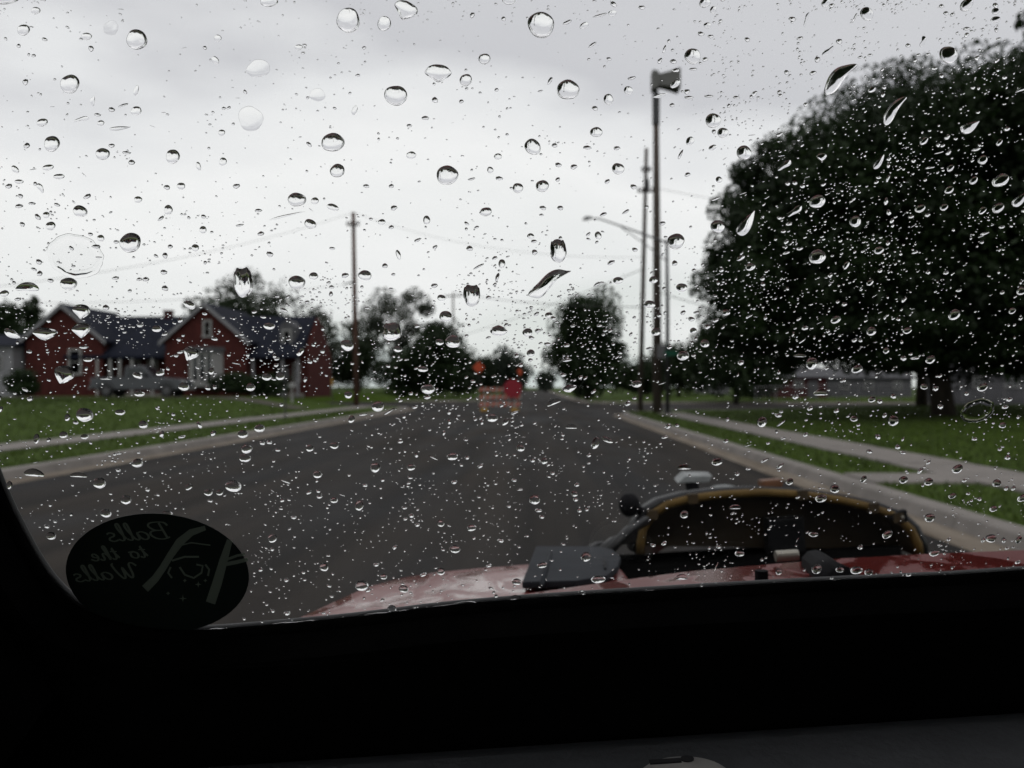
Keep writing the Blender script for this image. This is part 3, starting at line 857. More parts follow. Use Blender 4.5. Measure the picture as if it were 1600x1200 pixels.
# small street furniture by the verge
def signpost(label, px, pb, pt, Yd, plate=None, pm='dark', pr=.035):
    x = gx(px, Yd); z = gz(x, Yd); h = at(px, pt, Yd).z - z
    root = thing('sign_post', label, 'sign post', (x, Yd, z))
    MB().tube([(0, 0, -.2), (0, 0, h)], pr, 8).build('post', M['darksteel'], root)
    if plate:
        w, hh = plate
        MB().box((0, -.05, h-hh/2-.03), (w, .012, hh)).build('sign_plate', M[pm], root, bevel=.004)
        MB().box((0, .043, h-hh/2-.03), (w*.5, .02, .05)).build('plate_bracket', M['darksteel'], root)
    return root
signpost('dark slim sign post with a small plate on the grass verge', 446, 655, 575, 37, (.30, .45), 'darksteel')
x = gx(453, 56)
mbx = thing('mailbox', 'pale mailbox on a post by the footpath before the house', 'mailbox', (x, 56.5, gz(x, 56.5)))
MB().box((0, 0, .5), (.12, .12, 1.1)).build('post', M['white'], mbx)
bx = MB().loft([[(.16*math.cos(a) if 0 <= a <= math.pi else (.16 if k == 0 else -.16), yy, 1.15 + .14*math.sin(a)) for k, a in enumerate(np.linspace(0, math.pi, 9))] + [(-.16, yy, .98), (.16, yy, .98)] for yy in (-.28, .28)], True)
bx.build('box', M['white'], mbx)
signpost('thin yellowish marker post in the grass near the reddish pole', 519, 635, 590, 58, (.12, .5), 'yellowbase', .03)

# barricade closing the street
def barricade():
    Yd = 51.0
    x0, x1 = gx(748, Yd), gx(814, Yd); xc = (x0+x1)/2; w = x1-x0
    root = thing('barricade', 'orange and white striped road barricade closing the street', 'barricade', (xc, Yd, 0))
    for s in (-.36, .36):
        MB().box((s*w, .05, .75), (.07, .07, 1.5)).build('upright', M['rail_w'], root)
        MB().box((s*w, 0, .05), (.08, 1.3, .10)).build('foot', M['darksteel'], root)
        MB().ball((s*w, -.35, .17), (.26, .2, .12)).build('sandbag', M['yellowbase'], root, smooth=True)
    for zc in (.52, .93, 1.36):
        rl = MB().box((0, -.012, zc), (w, .03, .23)).build('rail', M['rail_w'], root)
        n = 7
        for k in range(n):
            a = -w/2 + w*k/n; d = w/n*.52
            MB().prism([(a+.02, -.034, zc-.112), (a+d, -.034, zc-.112), (a+d+.14 if k < n-1 else min(a+d+.14, w/2), -.034, zc+.112), (a+.16, -.034, zc+.112)], (0, .005, 0)).build('stripe', M['orange'], rl)
    # signs above and in front
    zt = at(748, 574, Yd).z; sx = gx(748, Yd) - xc
    MB().tube([(sx, .0, .3), (sx, .0, zt)], .025, 6).build('sign_upright', M['darksteel'], root)
    s = .36
    MB().prism([(sx, -.04, zt-s), (sx+s, -.04, zt), (sx, -.04, zt+s), (sx-s, -.04, zt)], (0, .012, 0)).build('warning_sign', M['orange'], root)
    zt = at(813, 581, Yd).z; sx = gx(812, Yd) - xc
    MB().tube([(sx, .0, .3), (sx, .0, zt)], .025, 6).build('sign_upright', M['darksteel'], root)
    MB().prism([(sx, -.04, zt-.25), (sx+.17, -.04, zt-.02), (sx+.02, -.04, zt+.24), (sx-.16, -.04, zt+.03)], (0, .1, 0)).build('warning_flag', M['orange'], root)
    zt = at(800, 607, Yd).z; sx = gx(801, Yd) - xc
    MB().prism([(sx+.56*math.cos(R(22.5+45*k)), -.09, zt+.56*math.sin(R(22.5+45*k))) for k in range(8)], (0, .015, 0)).build('stop_sign', M['signred'], root)
    MB().box((sx, -.05, zt-.3), (.06, .04, 1.2)).build('stop_post', M['darksteel'], root)
barricade()

# ------------------------------------------------------------------ the car we sit in
car = bpy.data.objects.new('car', None); COL.objects.link(car)
car.matrix_world = CAR
car['label'] = 'red car seen from its dark cabin, with wet bonnet and rain-covered windscreen'
car['category'] = 'car'
PT = 20.0                       # windscreen rake
Tn = math.tan(R(PT))
D0 = .42
PN = Vector((0, math.cos(R(PT)), math.sin(R(PT))))       # outward normal (leans back)
PU = Vector((1, 0, 0)); PV = Vector((0, -math.sin(R(PT)), math.cos(R(PT))))
P0 = Vector((0, D0, 1.5))
GT = .005
def on_pane(px, py, off=0.0):
    r = cray(px, py); p0 = P0 + PN*off
    t = (p0 - EYE).dot(PN) / r.dot(PN)
    return EYE + r*t
def to_uv(p):
    d = p - P0; return d.dot(PU), d.dot(PV)
def from_uv(u, v, n=0.0):
    return P0 + PU*u + PV*v + PN*n
# opening outline, car space uv, from its lower corner
corner_px = [(-34, 640), (-22, 700), (0, 762), (28, 822), (58, 878), (90, 922), (130, 954), (180, 974), (240, 985), (310, 988)]
cuv = [to_uv(on_pane(*p)) for p in corner_px]
sill = [to_uv(on_pane(*p)) for p in ((420, 979), (560, 966), (720, 945), (1000, 926), (1300, 909), (1600, 896))]
s_l = np.polyfit([p[0] for p in sill], [p[1] for p in sill], 1)
v_r = s_l[0]*.85 + s_l[1]
opening = cuv + sill + [(.80, s_l[0]*.8+s_l[1]+.004), (.87, v_r+.02), (.91, v_r+.07), (.92, v_r+.2), (.91, .26), (.88, .30), (.80, .32), (-.15, .32), (-.24, .30), (-.275, .25), (-.28, .15), (cuv[0][0]-.006, cuv[0][1]+.05)]
# sample densely
def resample(P, step, close=True):
    out = []
    Q = P + [P[0]] if close else P
    for a, b in zip(Q, Q[1:]):
        n = max(1, int(math.hypot(b[0]-a[0], b[1]-a[1])/step))
        out += [(a[0]+(b[0]-a[0])*k/n, a[1]+(b[1]-a[1])*k/n) for k in range(n)]
    return out
def chaikin(P, it=2):
    for _ in range(it):
        Q = []
        for a, b in zip(P, P[1:] + [P[0]]):
            Q += [(a[0]*.75+b[0]*.25, a[1]*.75+b[1]*.25), (a[0]*.25+b[0]*.75, a[1]*.25+b[1]*.75)]
        P = Q
    return P
opn = chaikin(opening, 2)
cen = np.mean(np.array(opn), 0)
def grow(P, d):
    out = []
    n = len(P)
    for k in range(n):
        a, b = P[k-1], P[(k+1) % n]
        tx, ty = b[0]-a[0], b[1]-a[1]; l = math.hypot(tx, ty) or 1
        out.append((P[k][0] + ty/l*d, P[k][1] - tx/l*d))
    return out
area = sum(a[0]*b[1]-b[0]*a[1] for a, b in zip(opn, opn[1:]+opn[:1]))
if area < 0: opn = opn[::-1]
big = grow(opn, .012)
# glass
gb = MB(); gb.loft([[from_uv(u, v, 0) for u, v in big], [from_uv(u, v, GT) for u, v in big]], True)
wg = gb.build('windscreen', M['glass'], car)
# frame: ring from opening to an outer rectangle
def ring(inner, outer, n0, n1):
    b = MB()
    b.loft([[from_uv(u, v, n0) for u, v in inner], [from_uv(u, v, n0) for u, v in outer], [from_uv(u, v, n1) for u, v in outer], [from_uv(u, v, n1) for u, v in inner], [from_uv(u, v, n0) for u, v in inner]], True, False)
    return b
outer = []
for u, v in opn:
    du, dv = u - cen[0], v - cen[1]
    outer.append((min(1.02, max(-.42, u + (.11 if du > 0 else -.12)*min(1, abs(du)/.3))), min(.42, max(s_l[1]-.055, v + (.09 if dv > 0 else -.055)*min(1, abs(dv)/.08)))))
ring(opn, grow(opn, .055), -.030, -.002).build('inner_frame', M['cabin'], car)
ring(grow(opn, .016), grow(opn, .055), GT+.001, GT+.012).build('outer_frame', M['gasket'], car)
# rubber seal beads inside and out
loop3 = [from_uv(u, v, GT+.004) for u, v in grow(opn, .0035)]
MB().tube(loop3 + [loop3[0]], .0022, 8, False).build('seal', M['gasket'], car, smooth=True)
loop4 = [from_uv(u, v, -.004) for u, v in grow(opn, .002)]
MB().tube(loop4 + [loop4[0]], .0050, 8, False).build('inner_seal', M['cabin'], car, smooth=True)
# lower cabin panel under the glass, dash, pillars, roof, doors, back
def uvp(u, v, n): return from_uv(u, v, n)
vb = s_l[1]
def lowz(px, py, d): return cp(px, py, d)
MB().prism([from_uv(-.46, vb+.0, -.012), from_uv(-.46, vb-.35, -.012), from_uv(-.46, vb-.35, -.05), from_uv(-.46, vb-.004, -.032)], (1.5, 0, 0)).build('lower_panel', M['cabin'], car)
MB().prism([from_uv(-.46, vb-.05, -.012), from_uv(-.27, vb-.05, -.012), from_uv(-.235, vb-.012, -.012), from_uv(-.272, vb+.07, -.012), from_uv(-.29, vb+.2, -.012), from_uv(-.46, vb+.5, -.012)], PN*-.05).build('pillar', M['cabin'], car)
# dash pad
zd = cp(1000, 1152, .436).z
prof = [(.447, zd-.012), (.437, zd-.001), (.42, zd+.0025), (.38, zd-.001), (.34, zd-.008), (.31, zd-.02), (.29, zd-.045), (.285, zd-.10), (.29, zd-.3), (.447, zd-.3)]
MB().loft([[(x, y, z) for y, z in prof] for x in np.linspace(-.46, 1.02, 30)], True).build('dashboard', M['dash'], car, smooth=False)
shell = MB()
shell.box((.28, -.45, 1.90), (1.6, 1.5, .03)).build('roof', M['cabin'], car)
ztop = 1.885
for nm, xx in (('door', -.475), ('door', 1.045)):
    dd = MB(); dd.box((xx, -.40, .93), (.04, 1.55, .86)); dd.box((xx, .30, 1.62), (.045, .15, .53)); dd.box((xx, -1.08, 1.62), (.045, .2, .53))
    dd.build(nm, M['cabin'], car)
MB().box((.28, -1.2, 1.15), (1.56, .04, 1.46)).build('back_panel', M['cabin'], car)
MB().box((.28, -.40, .48), (1.5, 1.6, .05)).build('cabin_floor', M['cabin'], car)
# header over the glass up to the roof
hz = from_uv(0, .30, 0)
MB().prism([(-.46, hz.y+.03, hz.z), (-.46, hz.y-.05, hz.z), (-.46, hz.y-.10, 1.90), (-.46, hz.y-.02, 1.92)], (1.5, 0, 0)).build('header', M['cabin'], car)

# --- bonnet, wing, scoop -------------------------------------------------
def hood_z(y): return 1.5 - .1835 - .151*(y - .70)
def wing_z(y): return 1.5 - .1712 - .052*(y - .70)
yf = .965
loops = []
for y in np.concatenate([np.linspace(.47, .80, 8), np.linspace(.82, yf, 12)]):
    t = max(0, (y - .80)/(yf - .80))
    xl = -.186 + .062*max(0, (y-.70))/.25 + .115*(1 - math.sqrt(max(0, 1 - t*t)))
    xr = .094
    drop = -.010*t**3
    zz = wing_z(y) + drop
    L = [(xl - .006, y, zz - .30), (xl - .006, y, zz - .010), (xl - .003, y, zz - .003), (xl + .004, y, zz)]
    for c in np.linspace(0, 1, 14)[1:-1]:
        L.append((xl + (xr - xl)*c, y, zz + .0012*math.sin(math.pi*c)))
    L += [(xr - .004, y, zz), (xr, y, zz - .004), (xr + .001, y, zz - .05)]
    loops.append(L)
fl = loops[-1]
loops.append([(x, y + .006, z - .005) for x, y, z in fl]); loops.append([(x, y + .009, z - .02) for x, y, z in fl]); loops.append([(x, y + .01, z - .3) for x, y, z in fl])
MB().loft(loops).build('front_wing', M['red'], car, smooth=True)
loops = []
for y in np.linspace(.60, 1.50, 14):
    xr = min(.50, .46*y - .01)
    loops.append([(.10, y, hood_z(y) - .25), (.10, y, hood_z(y))] + [(.10 + (xr-.10)*c, y, hood_z(y)) for c in np.linspace(0, 1, 8)[1:]] + [(xr, y, hood_z(y) - .25)])
fl = loops[-1]
loops.append([(x, y + .02, z - .03) for x, y, z in fl]); loops.append([(x, y + .03, z - .4) for x, y, z in fl])
MB().loft(loops).build('bonnet', M['red'], car, smooth=True)
# wing beside and below the bonnet, engine sides
MB().box((-.33, 1.05, .98), (.30, .9, .05)).build('mudguard', M['blackgloss'], car, bevel=.02)
MB().box((.90, 1.05, .98), (.70, .9, .05)).build('mudguard', M['blackgloss'], car, bevel=.02)
MB().box((.09, 1.05, .90), (.02, .9, .46)).build('engine_side', M['red'], car)
MB().box((.48, .95, .94), (.02, .9, .46)).build('engine_side', M['red'], car)
MB().box((.28, .62, .85), (1.44, .30, .75)).build('firewall', M['blackgloss'], car)
for sx in (-.36, 1.14):
    for yy in (1.15, -1.0):
        w = MB().tube([(sx-.11, yy, .36), (sx-.09, yy, .36), (sx+.09, yy, .36), (sx+.11, yy, .36)], [.32, .36, .36, .32], 24).build('wheel', M['tyre'], car, smooth=False)
        MB().tube([(sx-.115, yy, .36), (sx+.115, yy, .36)], .19, 18).build('wheel_rim', M['rim'], w)
# cowl strip right under the glass
edge = [(640, 961), (700, 947), (800, 929), (950, 907), (1080, 890), (1300, 871), (1450, 863), (1600, 857), (1800, 850)]
lf = [cp(px, py, .66) for px, py in edge]
rear = [Vector((p.x, .475, 1.5 - .147)) for p in lf]
midl = [Vector((a.x, .57, (a.z + b.z)/2 + .0008)) for a, b in zip(lf, rear)]
dn = [Vector((p.x, .668, p.z - .012)) for p in lf]; dn2 = [Vector((p.x, .668, hood_z(.66) - .03)) for p in lf]
MB().loft([rear, midl, lf, dn, dn2]).build('cowl', M['red'], car, smooth=True)
# blue-grey plate on the bonnet
def on_hood(px, py, up=0.0):
    r = cray(px, py)
    # z = hood_z(y)+up
    a = -.1712 + .052*.70 + up
    t = a/(r.z + .052*r.y)
    return EYE + r*t
pl = [on_hood(px, py, .004) for px, py in ((816, 918), (838, 860), (935, 861), (958, 866), (970, 878), (966, 892), (948, 908), (900, 916))]
MB().prism(pl, (0, 0, .006)).build('bonnet_plate', M['hatch'], car, bevel=.002)
sl_ = [on_hood(px, py, .0105) for px, py in ((942, 873), (945, 873), (947, 888), (944, 888))]
MB().prism(sl_, (0, 0, .0015)).build('plate_slot', M['dark'], car)
rb = [on_hood(px, py, .010) for px, py in ((860, 863), (846, 914))]
MB().tube(rb, .0022, 8).build('plate_rib', M['hatch'], car, smooth=True)
# black base tray of the scoop
by = [(.33-.26, .72), (.31, .72), (.495, 1.16), (.45, 1.36), (.33-.22, 1.42)]
MB().prism([(x, y, hood_z(y)+.003) for x, y in by], (0, 0, .010)).build('scoop_tray', M['cabin'], car, bevel=.003)
# scoop: dark mouth facing the glass with a yellow rim
MY = 1.15
rim_px = [(1000, 862), (1000, 845), (1004, 824), (1018, 802), (1042, 787), (1080, 777), (1130, 771), (1190, 768), (1250, 771), (1310, 780), (1360, 791), (1398, 806), (1420, 826), (1431, 848), (1434, 868)]
rim = [cp(px, py, MY) for px, py in rim_px]
base_c = Vector((sum(p.x for p in rim)/len(rim), MY, hood_z(MY)))
sc_l = []
for y, s, lift in ((MY-.004, 1.03, .0), (MY+.0, 1.075, .001), (MY+.06, 1.06, -.004), (MY+.16, .99, -.02), (MY+.26, .84, -.05), (MY+.33, .66, -.085)):
    sc_l.append([Vector((base_c.x + (p.x-base_c.x)*s, y, max(hood_z(y)-.01, base_c.z + (p.z-base_c.z)*s + lift))) for p in rim])
so_ = MB().loft(sc_l).build('scoop', M['blackgloss'], car, smooth=True, fix=False)
md = so_.modifiers.new('thick', 'SOLIDIFY'); md.thickness = .006
rt = [p + Vector((0, -.004, 0)) for p in rim]
MB().tube(rt, .0056, 10).build('scoop_rim', M['rim_y'], so_, smooth=True)
for k in (3, 5, 8, 10, 11):
    p = rim[k]; MB().box((p.x, MY-.004, p.z), (.013, .013, .0125), 0).build('rim_clip', M['mouth'], so_)
# inside of the mouth: brown wall set back, with ribs
inn = [Vector((base_c.x + (p.x-base_c.x)*.985, MY+.05, base_c.z + (p.z-base_c.z)*.985)) for p in rim]
MB().prism(inn, (0, .01, 0)).build('scoop_back', M['mouth'], so_)
il = [[Vector((base_c.x + (p.x-base_c.x)*.985, y, base_c.z + (p.z-base_c.z)*.985)) for p in rim] for y in (MY, MY+.052)]
MB().loft(il).build('scoop_lining', M['mouth'], so_, fix=False)
MB().box((cp(1225, 835, MY+.03).x, MY+.03, cp(1225, 835, MY+.03).z), (.05, .02, .05)).build('scoop_flap', M['blackgloss'], so_, bevel=.004)
# lugs
kx = cp(983, 788, MY); MB().ball(kx, (.014, .014, .016), 12, 8).build('lug', M['black'], so_, smooth=True)
MB().tube([kx, kx + Vector((.028, .01, -.018))], .006, 8).build('lug_stem', M['black'], so_)
kx = cp(1402, 801, MY-.01)
MB().prism([kx + Vector((-.018, 0, -.003)), kx + Vector((.012, 0, .004)), kx + Vector((.013, 0, -.011)), kx + Vector((.002, 0, -.014))], (0, .012, 0)).build('lug', M['black'], so_, bevel=.002)
MB().ball(kx + Vector((.004, -.004, -.005)), .0022, 8, 6).build('lug_bolt', M['chrome'], so_)
# pale mirror-like piece on a dark stem, white block, brown marker
p = cp(1086, 748, MY+.16)
MB().prism([p + Vector((-.027, 0, -.004)), p + Vector((.020, 0, -.006)), p + Vector((.026, 0, .003)), p + Vector((-.014, 0, .006))], (0, .03, .004)).build('pale_cap', M['whitepart_and_glint'], so_, bevel=.002)
MB().tube([p + Vector((-.004, .01, -.004)), p + Vector((-.002, .01, -.026))], .010, 10).build('cap_stem', M['black'], so_)
p = cp(1128, 763, MY+.10)
MB().ball(p, (.020, .012, .006), 12, 8).build('pale_block', M['whitepart_and_glint'], so_, smooth=True)
p = cp(1062, 777, MY+.03)
MB().ball(p, (.026, .008, .0035), 12, 8).build('painted_reflection', M['whitepart_and_glint'], so_, smooth=True)  # white reflection on the black shell, put in as a pale solid strip
p = cp(1203, 754, MY+.18)
MB().box(p, (.032, .02, .012), .1).build('brown_marker', M['amber'], so_, bevel=.003)
p = cp(1290, 776, MY+.1)
MB().tube([p + Vector((-.02, 0, .006)), p + Vector((.05, 0, -.012))], .0035, 8).build('trim_strip', M['rim_y'], so_)
# hoses and bolts at the scoop's near corner
for (a, b_, r_) in (((950, 862), (1010, 812), .006), ((930, 870), (985, 838), .007), ((905, 868), (960, 850), .005)):
    A, B = cp(*a, MY-.1), cp(*b_, MY-.03)
    MB().tube([A, A.lerp(B, .5) + Vector((0, 0, .006)), B], r_, 8).build('hose', M['blackgloss'], so_, smooth=True)
# chrome stub, dark wiper pivot, dark slot on the cowl
p = cp(1228, 866, .70)
MB().tube([p + Vector((-.009, 0, 0)), p + Vector((.009, 0, 0))], .0045, 14).build('chrome_stub', M['chrome'], car, smooth=False, bevel=.001)
a, b_, c_ = cp(1272, 878, .645), cp(1292, 893, .60), cp(1318, 912, .56)
MB().tube([a, b_, c_], [.010, .010, .012], 10).build('wiper_pivot', M['black'], car, smooth=True)
p = cp(1187, 903, .585)
MB().tube([p + Vector((0, 0, -.012)), p + Vector((.001, 0, .006))], .0045, 8).build('cowl_stud', M['black'], car)

# --- oval sticker inside the glass ---------------------------------------
st_c = on_pane(247, 894)
def stp(px, py, n): return from_uv(*to_uv(on_pane(px, py)), n)
oval = []
for k in range(64):
    a = 2*math.pi*k/64
    ex, ey = 143*math.cos(a), 93*math.sin(a)
    rr = R(-4)
    oval.append(stp(247 + ex*math.cos(rr) - ey*math.sin(rr), 894 + ex*math.sin(rr)*-1 - ey*math.cos(rr), -.0008))
MB().prism(oval, PN*-.0003).build('sticker', M['sticker'], car); stk = bpy.data.objects['sticker']
stk['label'] = 'black oval sticker with pale mirrored lettering'
def band(px, w, nm='sticker_stroke'):
    """flat printed stroke through photo points with widths in pixels"""
    P = [np.array(p, float) for p in px]
    Lp, Rp = [], []
    for k, p in enumerate(P):
        t = P[min(k+1, len(P)-1)] - P[max(k-1, 0)]; t /= np.linalg.norm(t); n = np.array([-t[1], t[0]])
        ww = (w[k] if hasattr(w, '__len__') else w)/2
        Lp.append(stp(*(p + n*ww), -.00125)); Rp.append(stp(*(p - n*ww), -.00125))
    MB().loft([Lp, Rp]).build(nm, M['print'], stk)
band([(322, 823), (300, 830), (282, 845), (268, 865), (256, 885), (244, 902), (228, 918)], [7, 11, 13, 11, 11, 12, 13])
band([(360, 842), (350, 875), (340, 910), (330, 940)], [9, 13, 15, 15])
band([(356, 872), (372, 866), (384, 864)], 4); band([(352, 880), (372, 876), (388, 872)], 6)
band([(270, 874), (290, 868), (312, 868)], 3); band([(276, 852), (300, 846), (330, 850)], 2)
band([(282, 884), (290, 896), (304, 901), (316, 893), (318, 882), (308, 880)], 3)
band([(268, 884), (264, 893), (270, 901)], 3); band([(322, 880), (328, 888), (326, 898)], 3)
for cx, cy_, s in ((311, 911, 5), (287, 933, 6), (264, 925, 3), (290, 905, 3), (322, 905, 3)):
    MB().prism([stp(cx-s, cy_, -.0012), stp(cx-1, cy_-1, -.0012), stp(cx, cy_-s, -.0012), stp(cx+1, cy_-1, -.0012), stp(cx+s, cy_, -.0012), stp(cx+1, cy_+1, -.0012), stp(cx, cy_+s, -.0012), stp(cx-1, cy_+1, -.0012)], PN*-.0001).build('sticker_star', M['print'], stk)
GL = dict(
    B=(1.2, [[(0, 0), (.12, 1), (.25, 2)], [(-.3, 1.6), (-.1, 2), (.4, 2.1), (.9, 2), (1.05, 1.6), (.7, 1.12), (.2, 1.05)], [(.2, 1.05), (.9, 1.0), (1.1, .6), (.8, .1), (.3, -.05), (-.2, .15)]]),
    W=(1.75, [[(-.3, 1.6), (0, 2.05), (.25, 1.8), (.2, .5), (.35, 0), (.6, .5), (.85, 1.5), (.82, .3), (1, 0), (1.35, .9), (1.55, 1.9), (1.4, 2.1)]]),
    a=(1.0, [[(.75, .85), (.45, 1), (.1, .7), (.05, .25), (.3, 0), (.6, .25), (.78, .9), (.72, .2), (.85, 0), (1.05, .2)]]),
    l=(.55, [[(0, .2), (.35, 1.3), (.42, 2), (.25, 2.1), (.15, 1.2), (.15, .2), (.3, 0), (.55, .2)]]),
    s=(.75, [[(.68, .88), (.45, 1.05), (.18, .9), (.22, .62), (.52, .42), (.58, .14), (.3, -.04), (-.02, .12)]]),
    t=(.65, [[(0, .2), (.3, 1), (.4, 1.75), (.27, .9), (.25, .3), (.4, 0), (.62, .2)], [(.05, 1.15), (.3, 1.2), (.62, 1.22)]]),
    o=(.85, [[(.4, 1), (.1, .7), (.1, .2), (.35, 0), (.65, .25), (.65, .75), (.4, 1), (.85, .9)]]),
    h=(.95, [[(0, .2), (.35, 1.4), (.42, 2), (.25, 2.05), (.15, 1.2), (.1, 0), (.2, .6), (.45, 1), (.62, .85), (.57, .2), (.72, 0), (.95, .2)]]),
    e=(.75, [[(0, .4), (.45, .55), (.5, .9), (.3, 1), (.08, .6), (.15, .1), (.4, 0), (.72, .25)]]))
def script(word, px, py, xh, rot, hx=1.75):
    """handwritten word, mirrored because it is read from outside; px,py = middle of the word"""
    x = 0; strokes = []
    for ch in word:
        if ch == ' ': x += .8; continue
        w, ss = GL[ch]
        for st in ss: strokes.append([(x + a + .18*b, b) for a, b in st])
        x += w + .05
    a = R(rot)
    allv = MB()
    for st in strokes:
        fine = []
        Pn = [np.array(q) for q in st]
        for k in range(len(Pn)-1):
            p0, p1, p2, p3 = Pn[max(k-1, 0)], Pn[k], Pn[k+1], Pn[min(k+2, len(Pn)-1)]
            for t in np.linspace(0, 1, 5)[:-1]:
                fine.append(.5*(2*p1 + (p2-p0)*t + (2*p0-5*p1+4*p2-p3)*t*t + (3*p1-p0-3*p2+p3)*t**3))
        fine.append(Pn[-1])
        pts = []
        for q in fine:
            X_, Y_ = -(q[0]-x/2)*xh*hx, (q[1]-1)*xh
            pts.append(np.array((px + X_*math.cos(a) - Y_*math.sin(a), py - (X_*math.sin(a) + Y_*math.cos(a)))))
        Lp, Rp = [], []
        for k, q in enumerate(pts):
            t = pts[min(k+1, len(pts)-1)] - pts[max(k-1, 0)]; t = t/(np.linalg.norm(t) or 1)
            n_ = np.array((-t[1], t[0])); w = .8 + 1.0*abs(t[1])
            Lp.append(stp(*(q + n_*w), -.00135)); Rp.append(stp(*(q - n_*w), -.00135))
        allv.loft([Lp, Rp])
    allv.build('lettering', M['print'], stk, fix=False)
script('Balls', 216, 829, 12.5, 3)
script('to the', 188, 861, 10.5, 4)
script('Walls', 166, 892, 11.5, 4)

# round metal disc lying on the dash
r_d = cray(1057, 1186); far_y = (zd + .004 - 1.5)/r_d.z*r_d.y; DY = far_y - .0198
dc = EYE + r_d*((zd + .004 - 1.5)/r_d.z)
nrm_r = .030
mdsc = thing('metal_disc', 'round silver metal disc with a dark slot and hole lying on the dashboard', 'disc')
mdsc.matrix_world = CAR
cz = zd + .004
b = MB(); n = 40
cx_, cy__ = dc.x, DY
b.loft([[(cx_ + r_*.67*math.cos(2*math.pi*k/n), cy__ + r_*.67*math.sin(2*math.pi*k/n), cz + h_) for k in range(n)] for r_, h_ in ((.029, -.012), (.030, -.002), (.0295, .0008), (.028, .0016))], True)
b.build('disc', M['brushed'], mdsc)
MB().box((cx_ - .006, cy__ + .0140, cz + .0018), (.014, .004, .0008)).build('slot', M['dark'], mdsc)
MB().tube([(cx_ + .004, cy__ + .0150, cz + .001), (cx_ + .004, cy__ + .0150, cz + .0022)], .0030, 14).build('hole_collar', M['dark'], mdsc)
